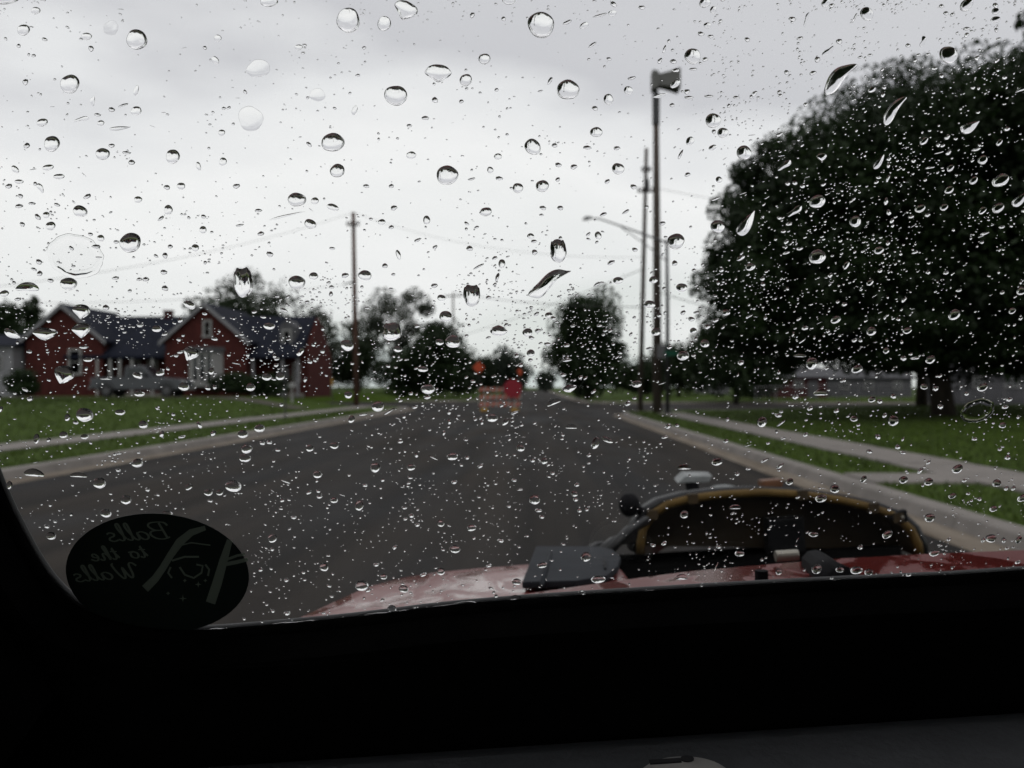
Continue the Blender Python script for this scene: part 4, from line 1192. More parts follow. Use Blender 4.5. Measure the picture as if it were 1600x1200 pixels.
# ------------------------------------------------------------------ rain on the outer face of the glass
DR = '''
545 32 37 38 0 o|large round raindrop near the top, first of a close trio under the grey cloud
601 37 21 23 0 o|smallest raindrop of the trio near the top under the grey cloud
635 15 37 31 -20 v|lopsided large raindrop at the upper rim beside the trio's smallest drop
845 39 42 40 0 o|largest round raindrop of all, high in the sky near the upper rim
887 140 34 32 10 o|big round raindrop in the sky just before the siren on its tall pole
1081 88 26 24 0 o|round raindrop in the sky above and past the siren box
1113 188 25 22 0 o|round raindrop in the sky beyond the tall pole, above a smaller neighbour
1161 238 23 23 0 o|round raindrop in the sky close to the huge tree's upper edge
685 113 43 28 0 v|wide wedge-shaped raindrop high in the middle of the sky
619 149 35 32 0 o|round raindrop with dark tuft on top, in mid sky below the wedge drop
521 222 35 30 0 o|round raindrop with half dark top, high above the reddish pole
528 266 23 21 0 o|smaller raindrop just under the half dark one above the reddish pole
699 273 34 30 20 o|tilted raindrop with a dark curved side in mid sky
393 185 37 40 0 p|soft pale raindrop without a dark rim in the bright cloud
405 107 37 27 0 p|pale flattened raindrop high above the soft pale one
216 62 33 31 0 o|bold round raindrop in the grey cloud near the upper corner
176 44 22 24 0 p|faint pale blot of water beside the bold round drop in the corner
112 131 30 29 0 o|round raindrop with a thin dark side in the bright corner sky
84 224 24 25 0 o|raindrop with dark hook-shaped rim, alone above the white building
272 244 21 23 0 o|round raindrop alone in the bright sky above the first gable
163 240 23 18 0 o|half-moon raindrop beside the hook-rimmed one
128 329 24 17 -15 o|slanted oval raindrop above the pale water ring
206 378 33 31 0 o|bold round dark-topped raindrop beside the pale water ring
46 448 36 16 0 a|long arched raindrop in the sky over the white building
110 442 26 20 0 o|dark-topped raindrop just under the pale water ring
130 484 30 23 -8 v|dark-topped raindrop at the peak of the first brick gable
381 440 30 48 3 k|tall ragged raindrop standing in the thin tree above the house
73 519 38 22 0 v|wedge raindrop on the first gable with a white pointed lower half
130 513 31 24 0 v|wedge raindrop on the first gable's roof slope
23 521 28 17 -25 t|slanted pointed raindrop over the white building's roof
103 582 34 30 -25 v|murky raindrop with white lower lip in front of the first gable window
300 550 24 24 -25 v|greyish raindrop beside the bay window of the house
465 311 28 22 0 o|wide raindrop with dark crown, up from the thin tree by the pole
486 349 20 14 -22 o|slanted raindrop a little before the reddish pole's top
465 440 27 21 0 o|wide dark-topped raindrop between the thin tree and the reddish pole
571 429 21 16 -15 o|dark-topped raindrop touching the far side of the reddish pole
543 538 21 17 -15 o|raindrop at the lower shaft of the reddish pole
613 517 29 30 0 k|square-topped raindrop in front of the pale half-bare tree
737 460 28 34 0 k|square-topped dark raindrop in the sky beside the smaller distant pole
697 493 21 17 0 o|round raindrop on the top of the smaller distant pole
708 532 23 21 0 o|round raindrop on the shaft of the smaller distant pole
779 516 26 20 0 c|pointed cone-shaped raindrop in the sky above the barricade
872 391 26 37 5 k|tall dark raindrop in the sky above the oval tree
1055 376 26 25 15 o|round raindrop at the top of the street light post
1120 353 22 20 15 o|round raindrop at the huge tree's outer edge
1024 517 15 12 0 o|raindrop lying across the tall pole's lower half
1066 554 19 15 0 o|raindrop between the street light post and the huge tree, low down
1166 348 46 24 58 t|long bright teardrop at the edge of the huge tree
1310 121 64 34 33 w|long dark-backed trickle in the sky above the huge tree
1395 171 54 24 42 w|thin white trickle slanting across the top of the huge tree
1479 86 28 28 0 o|round dark-topped raindrop beside the loose upper branches
1513 198 34 20 30 t|white pointed raindrop in the upper foliage of the huge tree
1560 281 28 19 25 o|white crescent raindrop in the huge tree's outer foliage
1592 310 34 18 42 t|long white crescent raindrop at the huge tree's far side
1275 314 27 19 20 o|pale oval raindrop with bright ring in the huge tree
1275 400 26 23 25 o|raindrop with bright curl in the middle of the huge tree
1282 244 17 12 0 v|little white wedge raindrop in the huge tree's upper slope
1372 252 27 13 55 t|upright white leaf-shaped raindrop in the huge tree's upper middle
1224 258 25 8 45 s|slim white streak near the huge tree's upper outline
1239 329 29 9 38 s|white curved streak below the slim one in the huge tree
858 440 74 30 28 w|long trickle with a forked clear end in the sky above the oval tree
130 186 25 6 20 s
190 200 34 8 5 t
40 47 20 17 0 o
59 17 15 11 0 o
138 57 17 11 0 o
145 76 9 9 0 o
43 128 10 9 0 o
215 141 16 8 75 o
148 158 16 6 80 s
195 164 16 4 20 s
177 171 10 8 0 o
160 192 11 9 0 o
155 179 11 5 0 o
215 173 17 14 0 o
69 191 18 12 10 o
45 227 10 9 0 o
78 261 18 9 12 o
95 275 18 8 0 o
27 264 15 9 -40 o
33 283 14 7 0 o
17 290 11 8 0 o
66 293 16 8 -70 s
348 207 11 10 0 o
350 252 12 13 0 o
312 259 14 7 -75 o
208 253 10 9 0 o
200 238 14 5 0 s
177 227 11 6 0 o
285 290 13 11 0 o
263 292 10 8 0 o
371 290 11 8 0 o
338 94 14 10 -50 o
342 60 12 11 0 o
10 -4 48 24 5 o
422 2 28 18 0 o
795 0 20 16 0 o
738 24 10 7 80 o
728 125 19 19 0 o
757 92 18 17 0 o
468 74 12 9 0 o
497 148 23 21 0 p
555 172 16 8 70 o
680 156 10 9 0 o
665 184 11 7 0 o
643 242 15 12 0 o
778 244 12 10 0 o
766 265 10 10 0 o
573 290 10 6 0 o
612 290 9 6 0 o
640 196 8 6 0 o
780 278 13 6 0 o
737 279 12 4 10 s
484 225 10 6 -40 o
886 35 14 6 25 s
937 24 22 4 14 s
956 21 14 9 12 o
912 40 15 9 25 o
958 7 11 8 -30 o
1002 12 10 7 0 o
1100 5 19 14 20 o
1113 16 12 10 70 o
1104 40 12 9 0 o
1094 53 11 7 0 o
1109 57 9 6 0 o
925 70 14 5 35 s
1037 77 15 4 75 s
1030 95 11 6 65 o
1051 96 10 8 0 o
1055 110 12 7 0 o
1082 108 12 5 0 s
1166 62 9 7 0 o
859 126 15 5 62 s
986 122 14 5 10 s
950 155 15 17 0 o
981 141 14 13 0 o
929 169 9 8 0 o
1054 131 18 10 35 o
1030 149 24 5 15 s
1072 143 10 8 40 o
1075 152 15 5 5 s
1106 150 16 4 0 s
1149 152 11 5 0 s
1177 146 12 6 35 o
1128 207 17 16 40 o
1049 164 9 6 0 o
832 229 26 24 -40 o
931 206 19 16 0 o
917 230 14 6 -10 s
963 231 10 7 0 o
1077 220 15 12 45 o
1062 241 16 5 62 s
1112 230 13 8 25 o
872 257 11 7 0 o
896 260 11 8 0 o
965 263 19 18 0 o
809 293 17 15 0 o
847 290 20 19 0 o
948 283 9 7 50 s
989 291 10 8 0 o
1073 272 9 7 30 o
1122 280 10 10 0 o
1288 5 15 12 40 o
1258 31 25 5 68 s
1236 30 11 8 0 o
1352 22 20 22 20 o
1507 8 24 17 45 o
1552 9 9 9 0 o
1552 18 12 11 30 o
1552 31 16 10 10 o
1468 10 9 6 10 o
1475 21 8 7 10 o
1485 23 8 6 10 o
1507 45 13 5 10 s
1248 60 12 5 15 s
1309 65 11 8 10 o
1292 80 23 8 45 s
1275 93 11 8 70 o
1439 65 18 8 58 s
1416 71 9 6 20 o
1432 86 8 5 20 o
1447 85 9 5 25 o
1507 55 9 7 40 o
1523 91 10 7 25 o
1554 95 11 6 40 o
1268 114 13 6 25 s
1360 140 13 8 25 o
1379 137 8 5 10 o
1357 86 9 4 0 s
1457 107 12 5 15 s
1468 119 8 7 30 o
1517 137 9 5 20 o
1257 163 9 6 20 o
1216 210 12 6 20 o
1240 285 10 7 10 o
1252 290 10 7 10 o
1229 286 10 7 10 o
1441 220 15 9 40 o
1477 214 12 7 30 o
1463 226 8 7 20 o
1470 227 10 5 25 o
1479 238 13 6 50 s
1522 233 15 6 15 s
1532 249 16 14 20 o
1482 262 13 9 50 o
1518 281 16 10 40 o
1570 201 12 7 20 o
1558 222 12 8 50 o
1592 140 20 5 20 s
1480 296 15 11 30 o
1385 278 14 5 62 s
1370 277 10 4 5 s
1367 284 9 5 20 o
1334 345 18 18 20 o
1382 314 13 7 70 o
1386 331 10 9 60 o
1391 344 9 7 60 o
1435 325 18 11 25 o
1472 323 13 10 25 o
1532 328 14 9 40 o
1556 324 20 15 35 o
1597 328 10 8 30 o
1320 413 15 8 58 o
1371 390 16 11 25 o
1357 440 13 8 40 o
1295 429 9 8 20 o
1231 349 10 7 15 o
1227 394 12 5 20 s
1410 467 12 6 45 s
1317 474 9 7 30 o
1488 490 21 15 30 o
1592 453 16 12 25 o
1578 484 12 9 25 o
1475 425 9 7 30 o
1447 424 9 7 30 o
1427 393 12 5 15 s
1535 364 15 5 15 s
33 321 14 6 0 o
53 317 11 5 0 s
92 319 11 5 -15 s
75 335 11 10 0 o
62 338 11 8 -45 o
82 352 15 14 0 o
139 306 13 7 20 o
218 311 13 10 0 o
265 327 14 15 0 o
160 371 12 10 -15 o
153 384 13 7 0 o
144 365 8 6 0 o
64 408 10 9 -45 o
65 426 10 8 0 o
82 437 10 7 0 o
10 457 15 10 5 o
258 424 11 8 -25 o
220 435 9 6 15 o
230 435 10 8 0 o
183 433 11 6 0 o
260 449 12 8 -12 o
205 453 7 5 0 o
260 398 10 8 80 o
307 386 12 11 0 o
319 358 11 12 0 o
268 384 9 6 0 o
376 351 13 4 15 s
168 479 12 8 0 o
298 475 19 12 -25 o
79 500 9 6 0 o
134 541 15 6 0 o
140 560 15 7 0 o
49 548 11 5 0 s
221 507 11 7 0 o
247 512 16 10 0 o
284 499 11 7 20 o
281 529 8 6 0 o
277 554 8 6 0 o
217 585 16 9 -25 o
252 581 14 9 0 o
493 313 12 11 0 o
521 323 20 10 -15 o
405 328 11 6 0 o
450 336 60 3 13 s|long hair-thin streak of water in the sky before the reddish pole
409 364 11 7 0 o
423 396 12 8 -10 o
520 387 9 5 0 o
616 324 11 8 0 o
597 346 12 9 0 o
612 354 9 6 0 o
667 343 14 11 85 o
653 374 12 5 20 s
623 397 16 7 -75 o
680 385 8 6 25 o
602 414 10 7 0 o
679 445 10 8 0 o
540 429 12 8 0 o
491 430 14 12 0 o
519 447 8 6 0 o
518 458 8 7 70 o
445 483 12 6 -20 o
413 494 10 5 0 o
422 508 18 11 0 o
399 486 9 6 0 o
379 521 8 5 0 o
337 528 11 6 0 o
622 544 15 9 -10 o
652 508 9 7 0 o
687 533 13 10 -15 o
690 464 13 10 0 o
661 575 16 9 0 o
418 587 16 11 0 o
439 586 15 12 0 o
478 591 9 8 80 o
332 578 11 9 80 o
424 547 9 6 0 o
433 569 9 6 0 o
434 559 9 6 0 o
470 548 15 8 55 s
759 330 19 14 10 o
734 387 10 9 0 o
784 411 14 11 80 o
777 432 14 6 70 s
748 415 18 4 28 s
773 402 10 5 25 s
829 368 11 9 0 o
834 376 9 6 0 o
835 393 10 8 -45 o
848 324 12 6 -20 o
875 324 9 8 0 o
824 518 16 13 0 o
830 526 9 6 0 o
857 491 12 9 0 o
838 489 9 6 35 o
840 515 10 7 25 o
934 367 13 10 -75 o
954 409 12 7 30 o
977 330 12 5 30 s
942 334 11 6 20 o
1034 348 11 6 10 o
1053 410 10 8 10 o
965 437 16 11 0 o
932 443 11 6 35 o
1020 436 14 11 0 o
1014 474 18 12 0 o
1064 448 18 13 5 o
1066 487 9 7 20 o
1079 497 10 8 0 o
1082 515 11 9 0 o
1104 509 11 8 0 o
1087 487 10 5 10 s
1117 499 11 7 20 o
1100 535 15 12 0 o
1045 541 9 6 0 o
1014 543 11 5 0 s
1133 487 13 9 0 o
1156 402 14 7 30 o
1171 416 16 11 20 o
1126 421 10 6 35 o
1169 493 13 4 28 s
1156 565 12 8 0 o
1117 310 17 4 24 s
991 389 9 7 0 o
936 507 10 5 0 o
945 515 8 5 0 o
928 542 8 6 40 o
885 538 10 7 0 o
885 561 16 6 0 s
879 584 11 7 0 o
914 589 8 5 35 o
829 550 13 11 0 o
807 554 10 7 0 o
855 536 12 6 0 o
135 646 27 22 0 o|dark-topped raindrop with bright base on the lawn before the house
108 650 11 9 85 o
121 658 10 6 0 o
190 642 16 9 0 o
220 613 17 9 0 o
289 602 17 13 0 o
393 603 15 12 0 o
337 603 8 7 80 o
50 621 10 9 0 o
2 620 9 8 80 o
4 637 10 8 80 o
102 677 14 10 0 o
60 683 16 9 85 o
79 685 8 7 0 o
135 680 13 8 0 o
226 661 15 12 0 o
255 676 13 7 70 o
313 662 12 7 -60 o
335 675 11 8 20 o
381 676 16 13 0 o
387 699 18 14 0 o
384 713 19 13 0 o
217 721 18 14 0 o
56 737 33 13 -6 a|broad flat raindrop over the far kerb near the seal
125 740 27 9 -4 a|second flat raindrop over the far kerb, slimmer than its neighbour
158 752 21 17 -10 o|round raindrop on the wet road just off the far kerb
18 755 13 9 80 o
366 757 26 18 0 o|wide raindrop on the dark road above the oval sticker
297 758 13 9 30 o
327 767 14 10 0 o
345 767 11 9 0 o
330 780 9 5 0 o
199 778 18 14 0 o|round raindrop just above the oval sticker's top edge
168 799 18 13 0 o
263 800 18 9 0 o
83 834 16 12 0 o
591 633 20 16 0 o|round raindrop where the lawn meets the road near the reddish pole
669 606 21 16 0 o|bright-bottomed raindrop low over the dark trees before the barricade
668 619 12 7 0 o
545 615 13 11 0 o
550 653 12 10 60 o
407 667 17 12 0 o
411 690 10 7 0 o
422 689 9 7 0 o
485 698 12 11 0 o
523 694 14 10 0 o
435 701 9 5 0 o
568 646 14 4 5 s
609 641 22 4 30 s
587 728 16 15 0 o|round raindrop in the middle of the dark road
643 728 13 10 0 o
497 739 15 11 0 o
484 767 10 6 15 o
447 750 17 3 -20 s
500 774 9 6 0 o
523 779 12 9 0 o
562 787 17 13 70 o
632 791 9 5 0 o
689 815 11 11 0 o
737 822 15 10 10 o
711 855 18 12 0 o|flat raindrop at the foot of the road view above the bonnet
782 842 10 7 0 o
707 711 17 12 10 o
730 713 8 6 35 o
751 726 11 6 40 s
710 751 9 7 25 o
769 651 17 13 0 o|bright-bottomed raindrop right below the barricade
753 658 8 6 80 o
702 657 9 7 80 o
694 674 9 6 80 o
790 657 14 8 45 o
626 688 11 5 0 s
677 713 15 3 -25 s
651 709 9 7 60 o
427 838 14 14 0 o|round raindrop on the road beside the oval sticker
460 806 9 6 0 o
889 605 23 13 12 v|bright wedge raindrop at the foot of the oval tree
865 627 24 9 22 a|curved white raindrop on the road beyond the barricade
892 665 19 8 0 a
813 698 13 11 0 o
850 718 12 10 25 o
832 717 9 7 40 o
863 737 8 6 20 o
930 690 20 12 70 o
948 685 19 8 -25 o
920 709 8 7 40 o
994 598 16 11 0 o
980 629 11 7 30 o
927 610 11 5 35 s
804 643 14 5 28 s
835 778 18 15 0 o
841 795 11 7 0 o
846 805 9 6 0 o
897 769 11 9 0 o
901 755 9 7 0 o
803 748 8 6 0 o
915 867 16 15 0 o|raindrop over the blue-grey plate on the bonnet
1019 849 9 6 0 o
1068 801 13 12 0 o
1147 790 19 8 0 a
1068 728 21 9 0 a
1119 719 17 12 15 o
1150 738 9 7 0 o
1038 681 13 4 22 s
1043 664 10 9 50 o
1133 687 8 7 20 o
1154 862 15 9 0 o
1304 498 16 11 28 o
1256 511 10 8 20 o
1359 516 16 13 20 o
1415 515 15 9 18 o
1382 546 11 9 35 o
1333 530 11 6 20 o
1252 531 15 3 40 s
1266 566 20 18 30 o|round greyish raindrop above the red shed's roof
1248 554 20 6 0 a
1337 575 18 12 22 o
1409 558 12 8 10 o
1427 558 15 5 5 s
1451 560 16 12 25 o
1280 612 23 11 0 a|flat bright raindrop on the red shed and grey house corner
1241 618 12 8 0 o
1360 622 12 9 10 o
1372 625 9 9 30 o
1393 617 11 8 0 o
1441 602 12 9 0 o
1459 605 10 9 60 o
1466 633 10 9 20 o
1532 603 18 12 28 o
1507 613 9 7 30 o
1573 622 11 8 0 o
1567 634 11 6 20 o
1563 662 12 9 15 o
1189 657 17 15 70 o
1214 647 12 7 0 o
1264 636 11 7 20 o
1305 640 11 6 35 s
1332 652 12 9 10 o
1393 655 18 16 30 o|round raindrop on the shaded lawn under the huge tree
1380 647 9 7 35 o
1369 680 10 9 0 o
1257 677 10 6 35 o
1219 659 18 4 38 s
1356 703 10 7 0 o
1408 705 11 5 0 s
1571 712 12 8 30 o
1400 696 10 8 50 s
1448 720 9 5 50 s
1435 733 12 7 50 s
1409 747 15 11 20 o
1448 750 15 12 10 o|raindrop at the tip of the grass wedge by the garden path
1493 730 19 12 28 o|bright raindrop over the far edge of the footpath
1554 752 14 12 10 o
1569 760 9 7 60 o
1580 760 9 7 60 o
1504 748 9 6 30 o
1347 746 13 8 50 o
1302 761 15 14 0 o|round raindrop where the garden path joins the kerb
1232 750 12 10 30 o
1281 776 19 12 15 o|raindrop lying over the yellow rim of the scoop
1485 772 13 8 20 o
1527 777 9 6 10 o
1549 792 13 9 10 o
1387 793 8 6 0 o
1450 806 17 13 10 o
1595 775 19 11 20 o
1217 726 14 6 40 s
1193 717 17 4 28 s
1545 838 17 13 12 o
1565 841 10 8 60 o
1588 840 14 8 58 o
1384 832 17 12 28 o|raindrop on the dark mouth's edge beside the black lug
1342 852 10 7 20 o
1269 832 15 8 0 o
1215 890 11 10 0 o
1064 899 19 10 0 a
1274 886 16 15 30 o|raindrop over the black wiper pivot
1310 887 13 9 0 o
1336 888 19 12 5 o|larger raindrop of a close pair on the red cowl
1355 891 14 10 10 o
1417 895 9 6 10 o
1457 861 16 10 10 o
566 912 20 17 0 o|round raindrop on the pale red bonnet near its edge
576 919 9 7 40 o
600 898 11 9 0 o
689 890 13 11 0 o
631 917 15 12 -10 o
662 895 11 7 25 o
507 883 14 13 0 o
613 948 14 12 0 o|raindrop low on the bonnet close to the rubber seal
807 906 15 10 0 o
806 931 21 8 0 a
866 931 18 9 0 a
934 902 23 12 0 o|wide raindrop beside the blue-grey plate's lower edge
847 880 16 9 10 o
764 881 9 6 20 o
120 399 92 66 -8 r|pale ring-shaped film of water in the sky above the white building
1524 639 56 34 15 r|faint ring-shaped water mark in front of the shaded lawn
300 965 12 8 0 o
450 955 10 8 0 o
'''
NGAP = GT + .0001
def drop_mesh(name, out_uv, theta=52, sag=.12, kind='o', rings=(1, .985, .95, .88, .76, .6, .42, .22), seed=0):
    """closed droplet: flat on the glass, domed outside. out_uv = outline on the pane, list of (u,v)"""
    O = np.array(out_uv); n = len(O); c = O.mean(0)
    # effective radius = small half width
    cov = np.cov((O - c).T); ev = np.sqrt(np.maximum(np.linalg.eigvalsh(cov), 1e-12)*2)
    a = .75*ev[0] + .25*min(ev[1], 1.6*ev[0])
    st = math.sin(R(theta)); Rr = 1/st; ct = math.cos(R(theta))/st
    size = ev[0]
    V = []; rs = list(rings)
    if kind == 'r':
        rs = [1, .985, .96, .93, .90, .87, .84, .80, .70, .5, .25]
    for rho in rs:
        if kind == 'r':
            h = .00010*math.exp(-((rho-.88)/.07)**2)*1.6 + .00004*(1-rho)
            if rho == 1: h = 0
            s = 0
        else:
            h = a*(math.sqrt(Rr*Rr - rho*rho) - ct)
            s = sag*size*(1 - rho*rho)
        P = c + (O - c)*rho
        for p in P: V.append(from_uv(p[0], p[1] - s, NGAP + max(0, h)))
    top_h = (.00004 if kind == 'r' else a*(Rr - ct))
    V.append(from_uv(c[0], c[1] - (0 if kind == 'r' else sag*size), NGAP + top_h))
    m = len(rs); F_ = []
    for k in range(m-1):
        for j in range(n):
            A, B = k*n + j, k*n + (j+1) % n
            F_.append((A+n, B+n, B, A))
    for j in range(n): F_.append(((m-1)*n + (j+1) % n, (m-1)*n + j, m*n))
    F_.append(tuple(range(n)))
    me = bpy.data.meshes.new(name)
    off = from_uv(c[0], c[1], NGAP)
    me.from_pydata([tuple(v - off) for v in V], [], F_)
    for p in me.polygons[:-1]: p.use_smooth = True
    me.materials.append(M['water'])
    o = bpy.data.objects.new(name, me); COL.objects.link(o)
    o.matrix_world = CAR @ Matrix.Translation(off)
    return o

def outline(px, py, w, h, rot, kind, r):
    n = 40 if w > 16 else (28 if w > 11 else 20)
    a0 = R(rot); out = []
    if kind in 'r': n = 64
    ph = [r.uniform(0, 6.28) for _ in range(5)]
    am = {'p': .06, 'o': .035, 'v': .05, 'k': .05, 'c': .04, 'a': .03, 't': .04, 's': .05, 'w': .06, 'r': .03}[kind]
    pol = r.choice((-1, 1))
    for k in range(n):
        t = 2*math.pi*k/n
        x, y = math.cos(t), math.sin(t)
        q = 1 + am*(math.sin(2*t + ph[0]) + .7*math.sin(3*t + ph[1]) + .4*math.sin(5*t + ph[2]))
        if kind == 't': y *= (1 - .72*((x+1)/2)**1.3); y += .12*x*x
        elif kind == 's': x = math.copysign(abs(x)**.8, x); y = y*(1 + .25*math.sin(3*x + ph[3])) + .3*math.sin(2.2*x + ph[4])
        elif kind == 'w': y = y*(.45 + .55*((1-x)/2)**1.5) + .35*math.sin(2.4*x + .6); q = 1 + am*1.2*math.sin(4*t + ph[1])
        elif kind == 'a': y = y*.9 + .45*(.5 - x*x)
        elif kind == 'v':
            if y < 0: y *= 1.12*(1 - .35*abs(x)); x *= 1 - .28*abs(y)
            else: y *= .85; 
        elif kind == 'k':
            if y > 0: x = math.copysign(abs(x)**.55, x)*.93; y = y**.6*(1 + .07*math.sin(9*t + ph[0]))*.95; q = 1
        elif kind == 'c':
            if y > 0: x *= 1 - .55*y*y
            else: y *= .75
        elif kind == 'r':
            q = 1 + .05*math.sin(2*t+ph[0]) + .02*math.sin(7*t+ph[1]) + .012*math.sin(15*t+ph[2])
        x *= q*w/2; y *= q*h/2
        X, Y = x*math.cos(a0) - y*math.sin(a0), x*math.sin(a0) + y*math.cos(a0)
        out.append(to_uv(on_pane(px + X, py - Y, GT)))
    return out

items = []
for ln in DR.strip().splitlines():
    a, _, lab = ln.partition('|')
    p = a.split(); items.append((*map(float, p[:5]), p[5], lab))
# the named drops first, then the largest of the rest; the smallest join the mass of spray
named = [d for d in items if d[6]]
rest = sorted([d for d in items if not d[6]], key=lambda d: -d[2]*d[3])
N_SINGLE = 296
single = named + rest[:N_SINGLE-len(named)]
extra = rest[N_SINGLE-len(named):]
rr = random.Random(21); todo = []
for (px, py, w, h, rot, kind, lab) in single:
    th = rr.uniform(57, 65) if w*h > 250 else rr.uniform(52, 60)
    if kind == 'p': th = rr.uniform(20, 26)
    if kind in 'sa': th = rr.uniform(42, 48)
    o = drop_mesh('raindrop', outline(px, py, w, h, rot, kind, rr), th, rr.uniform(.18, .38) if kind not in 'st' else rr.uniform(-.1, .05), kind)
    o['category'] = 'raindrop'
    if lab: o['label'] = lab; o['group'] = 'raindrops on the windscreen'
    else: todo.append((o, px, py, w, h, rot, kind))

LM = [(552, 335, 'the top of the reddish pole'), (555, 480, 'the middle of the reddish pole'), (557, 630, 'the foot of the reddish pole'), (1040, 133, 'the siren box'),
 (1026, 330, 'the siren pole'), (1028, 600, 'the foot of the siren pole'), (1010, 235, 'the tip of the slim leaning pole'), (920, 342, 'the street lamp head'),
 (1043, 385, 'the top of the street light post'), (98, 478, 'the first gable peak'), (118, 565, 'the first gable window'), (221, 483, 'the chimney'), (325, 478, 'the middle gable peak'),
 (328, 515, 'the attic vent'), (327, 575, 'the bay window'), (235, 585, 'the pickup cab'), (270, 618, 'the pickup front wheel'), (500, 550, 'the end wall of the house'), (440, 560, 'the house porch'),
 (15, 560, 'the white building'), (120, 398, 'the pale water ring'), (400, 440, 'the thin tree behind the house'), (640, 560, 'the bushy tree'), (590, 470, 'the half-bare tree'),
 (708, 457, 'the distant crossarm'), (780, 625, 'the barricade'), (748, 575, 'the orange warning sign'), (915, 462, 'the top of the oval tree'), (920, 560, 'the middle of the oval tree'),
 (852, 595, 'the far end of the road'), (1115, 450, 'the outer edge of the huge tree'), (1260, 215, 'the huge tree slope'), (1540, 60, 'the loose upper branches'), (1476, 625, 'the thick trunk'),
 (1255, 595, 'the red shed'), (1360, 600, 'the grey house'), (985, 652, 'the rounded kerb end'), (1370, 745, 'the garden path'), (1500, 740, 'the nearest footpath'), (1260, 690, 'the middle of the footpath'),
 (1550, 790, 'the nearest grass verge'), (1500, 830, 'the nearest kerb'), (1190, 768, 'the top of the yellow rim'), (1220, 830, 'the dark scoop mouth'), (983, 788, 'the black knob of the scoop'), (895, 885, 'the blue-grey plate'),
 (1228, 862, 'the chrome stub'), (1290, 890, 'the wiper pivot'), (700, 880, 'the front edge of the bonnet'), (560, 930, 'the near corner of the bonnet'), (247, 800, 'the top of the oval sticker'), (390, 880, 'the end of the oval sticker'),
 (446, 620, 'the slim sign post'), (200, 675, 'the footpath before the house'), (120, 735, 'the far kerb'), (845, 39, 'the largest raindrop'), (216, 62, 'the corner cloud drop'), (393, 185, 'the soft pale raindrop'),
 (521, 222, 'the half dark drop'), (699, 273, 'the tilted drop in mid sky'), (685, 113, 'the wedge drop in mid sky'), (545, 32, 'the trio of drops'), (887, 140, 'the big drop before the siren'),
 (858, 440, 'the forked trickle'), (1310, 121, 'the dark-backed trickle'), (1395, 171, 'the white trickle'), (84, 224, 'the hook-rimmed drop'), (872, 391, 'the tall drop over the oval tree'), (1081, 88, 'the round drop past the siren'),
 (1161, 238, 'the round drop near the huge tree'), (272, 244, 'the lone sky drop'), (1479, 86, 'the drop beside the upper branches'), (1513, 198, 'the white pointed drop'), (1275, 400, 'the drop with the bright curl'),
 (1372, 252, 'the leaf-shaped white drop'), (1592, 310, 'the long white crescent'), (1166, 348, 'the long bright teardrop'), (587, 728, 'the drop in the middle of the road'), (366, 757, 'the wide drop above the sticker'),
 (737, 460, 'the square-topped drop'), (206, 378, 'the bold drop'), (1393, 655, 'the drop on the shaded lawn'), (1266, 566, 'the greyish drop'), (711, 855, 'the flat road drop'),
 (769, 651, 'the drop below the barricade'), (1560, 281, 'the outer white crescent'), (937, 690, 'the empty road beyond the scoop'), (1450, 480, 'the dark heart of the huge tree'), (700, 720, 'the road centre')]
def shape_word(w, h, rot, kind):
    if kind == 's' or w/h > 2.2: sh = 'thin streak of rainwater'
    elif w/h > 1.6: sh = ('slanted ' if 15 < abs(rot) < 60 else 'upright ' if abs(rot) >= 60 else 'flat ') + 'raindrop'
    elif w/h > 1.25: sh = ('leaning ' if 15 < abs(rot) < 60 else 'narrow ' if abs(rot) >= 60 else 'oval ') + 'raindrop'
    else: sh = 'round raindrop'
    return ('little ' if w*h < 95 else 'tiny ' if w*h < 60 else 'small ' if w*h < 190 else 'middling ') + sh
used = {}
for (o, px, py, w, h, rot, kind) in todo:
    sw = shape_word(w, h, rot, kind)
    best = None
    for lx, ly, nm in sorted(LM, key=lambda q: math.hypot(q[0]-px, q[1]-py))[:5]:
        dx, dy = px-lx, ly-py; d = math.hypot(dx, dy)
        if d > 170: break
        if d < 12: rel = 'on'
        else:
            a_ = math.degrees(math.atan2(dy, dx)) % 360
            rel = ['to the right of', 'up and right of', 'above', 'up and left of', 'to the left of', 'down and left of', 'below', 'down and right of'][int((a_+22.5)//45) % 8]
            if d < 34: rel = 'close ' + rel
            elif d > 90: rel = 'well ' + rel
        t = f'{sw} {rel} {nm}'
        if t not in used: best = t; break
        best = best or t
    if best is None: best = f'{sw} far from any landmark on the glass'
    used.setdefault(best, []).append(o)
for t, os_ in used.items():
    for o in os_:
        o['label'] = t
        o['group'] = 'raindrops on the windscreen' if len(os_) == 1 else 'raindrops alike: ' + t
print('labels shared', sum(len(v) for v in used.values() if len(v) > 1), 'of', len(todo), [t for t in used if 'far from' in t])

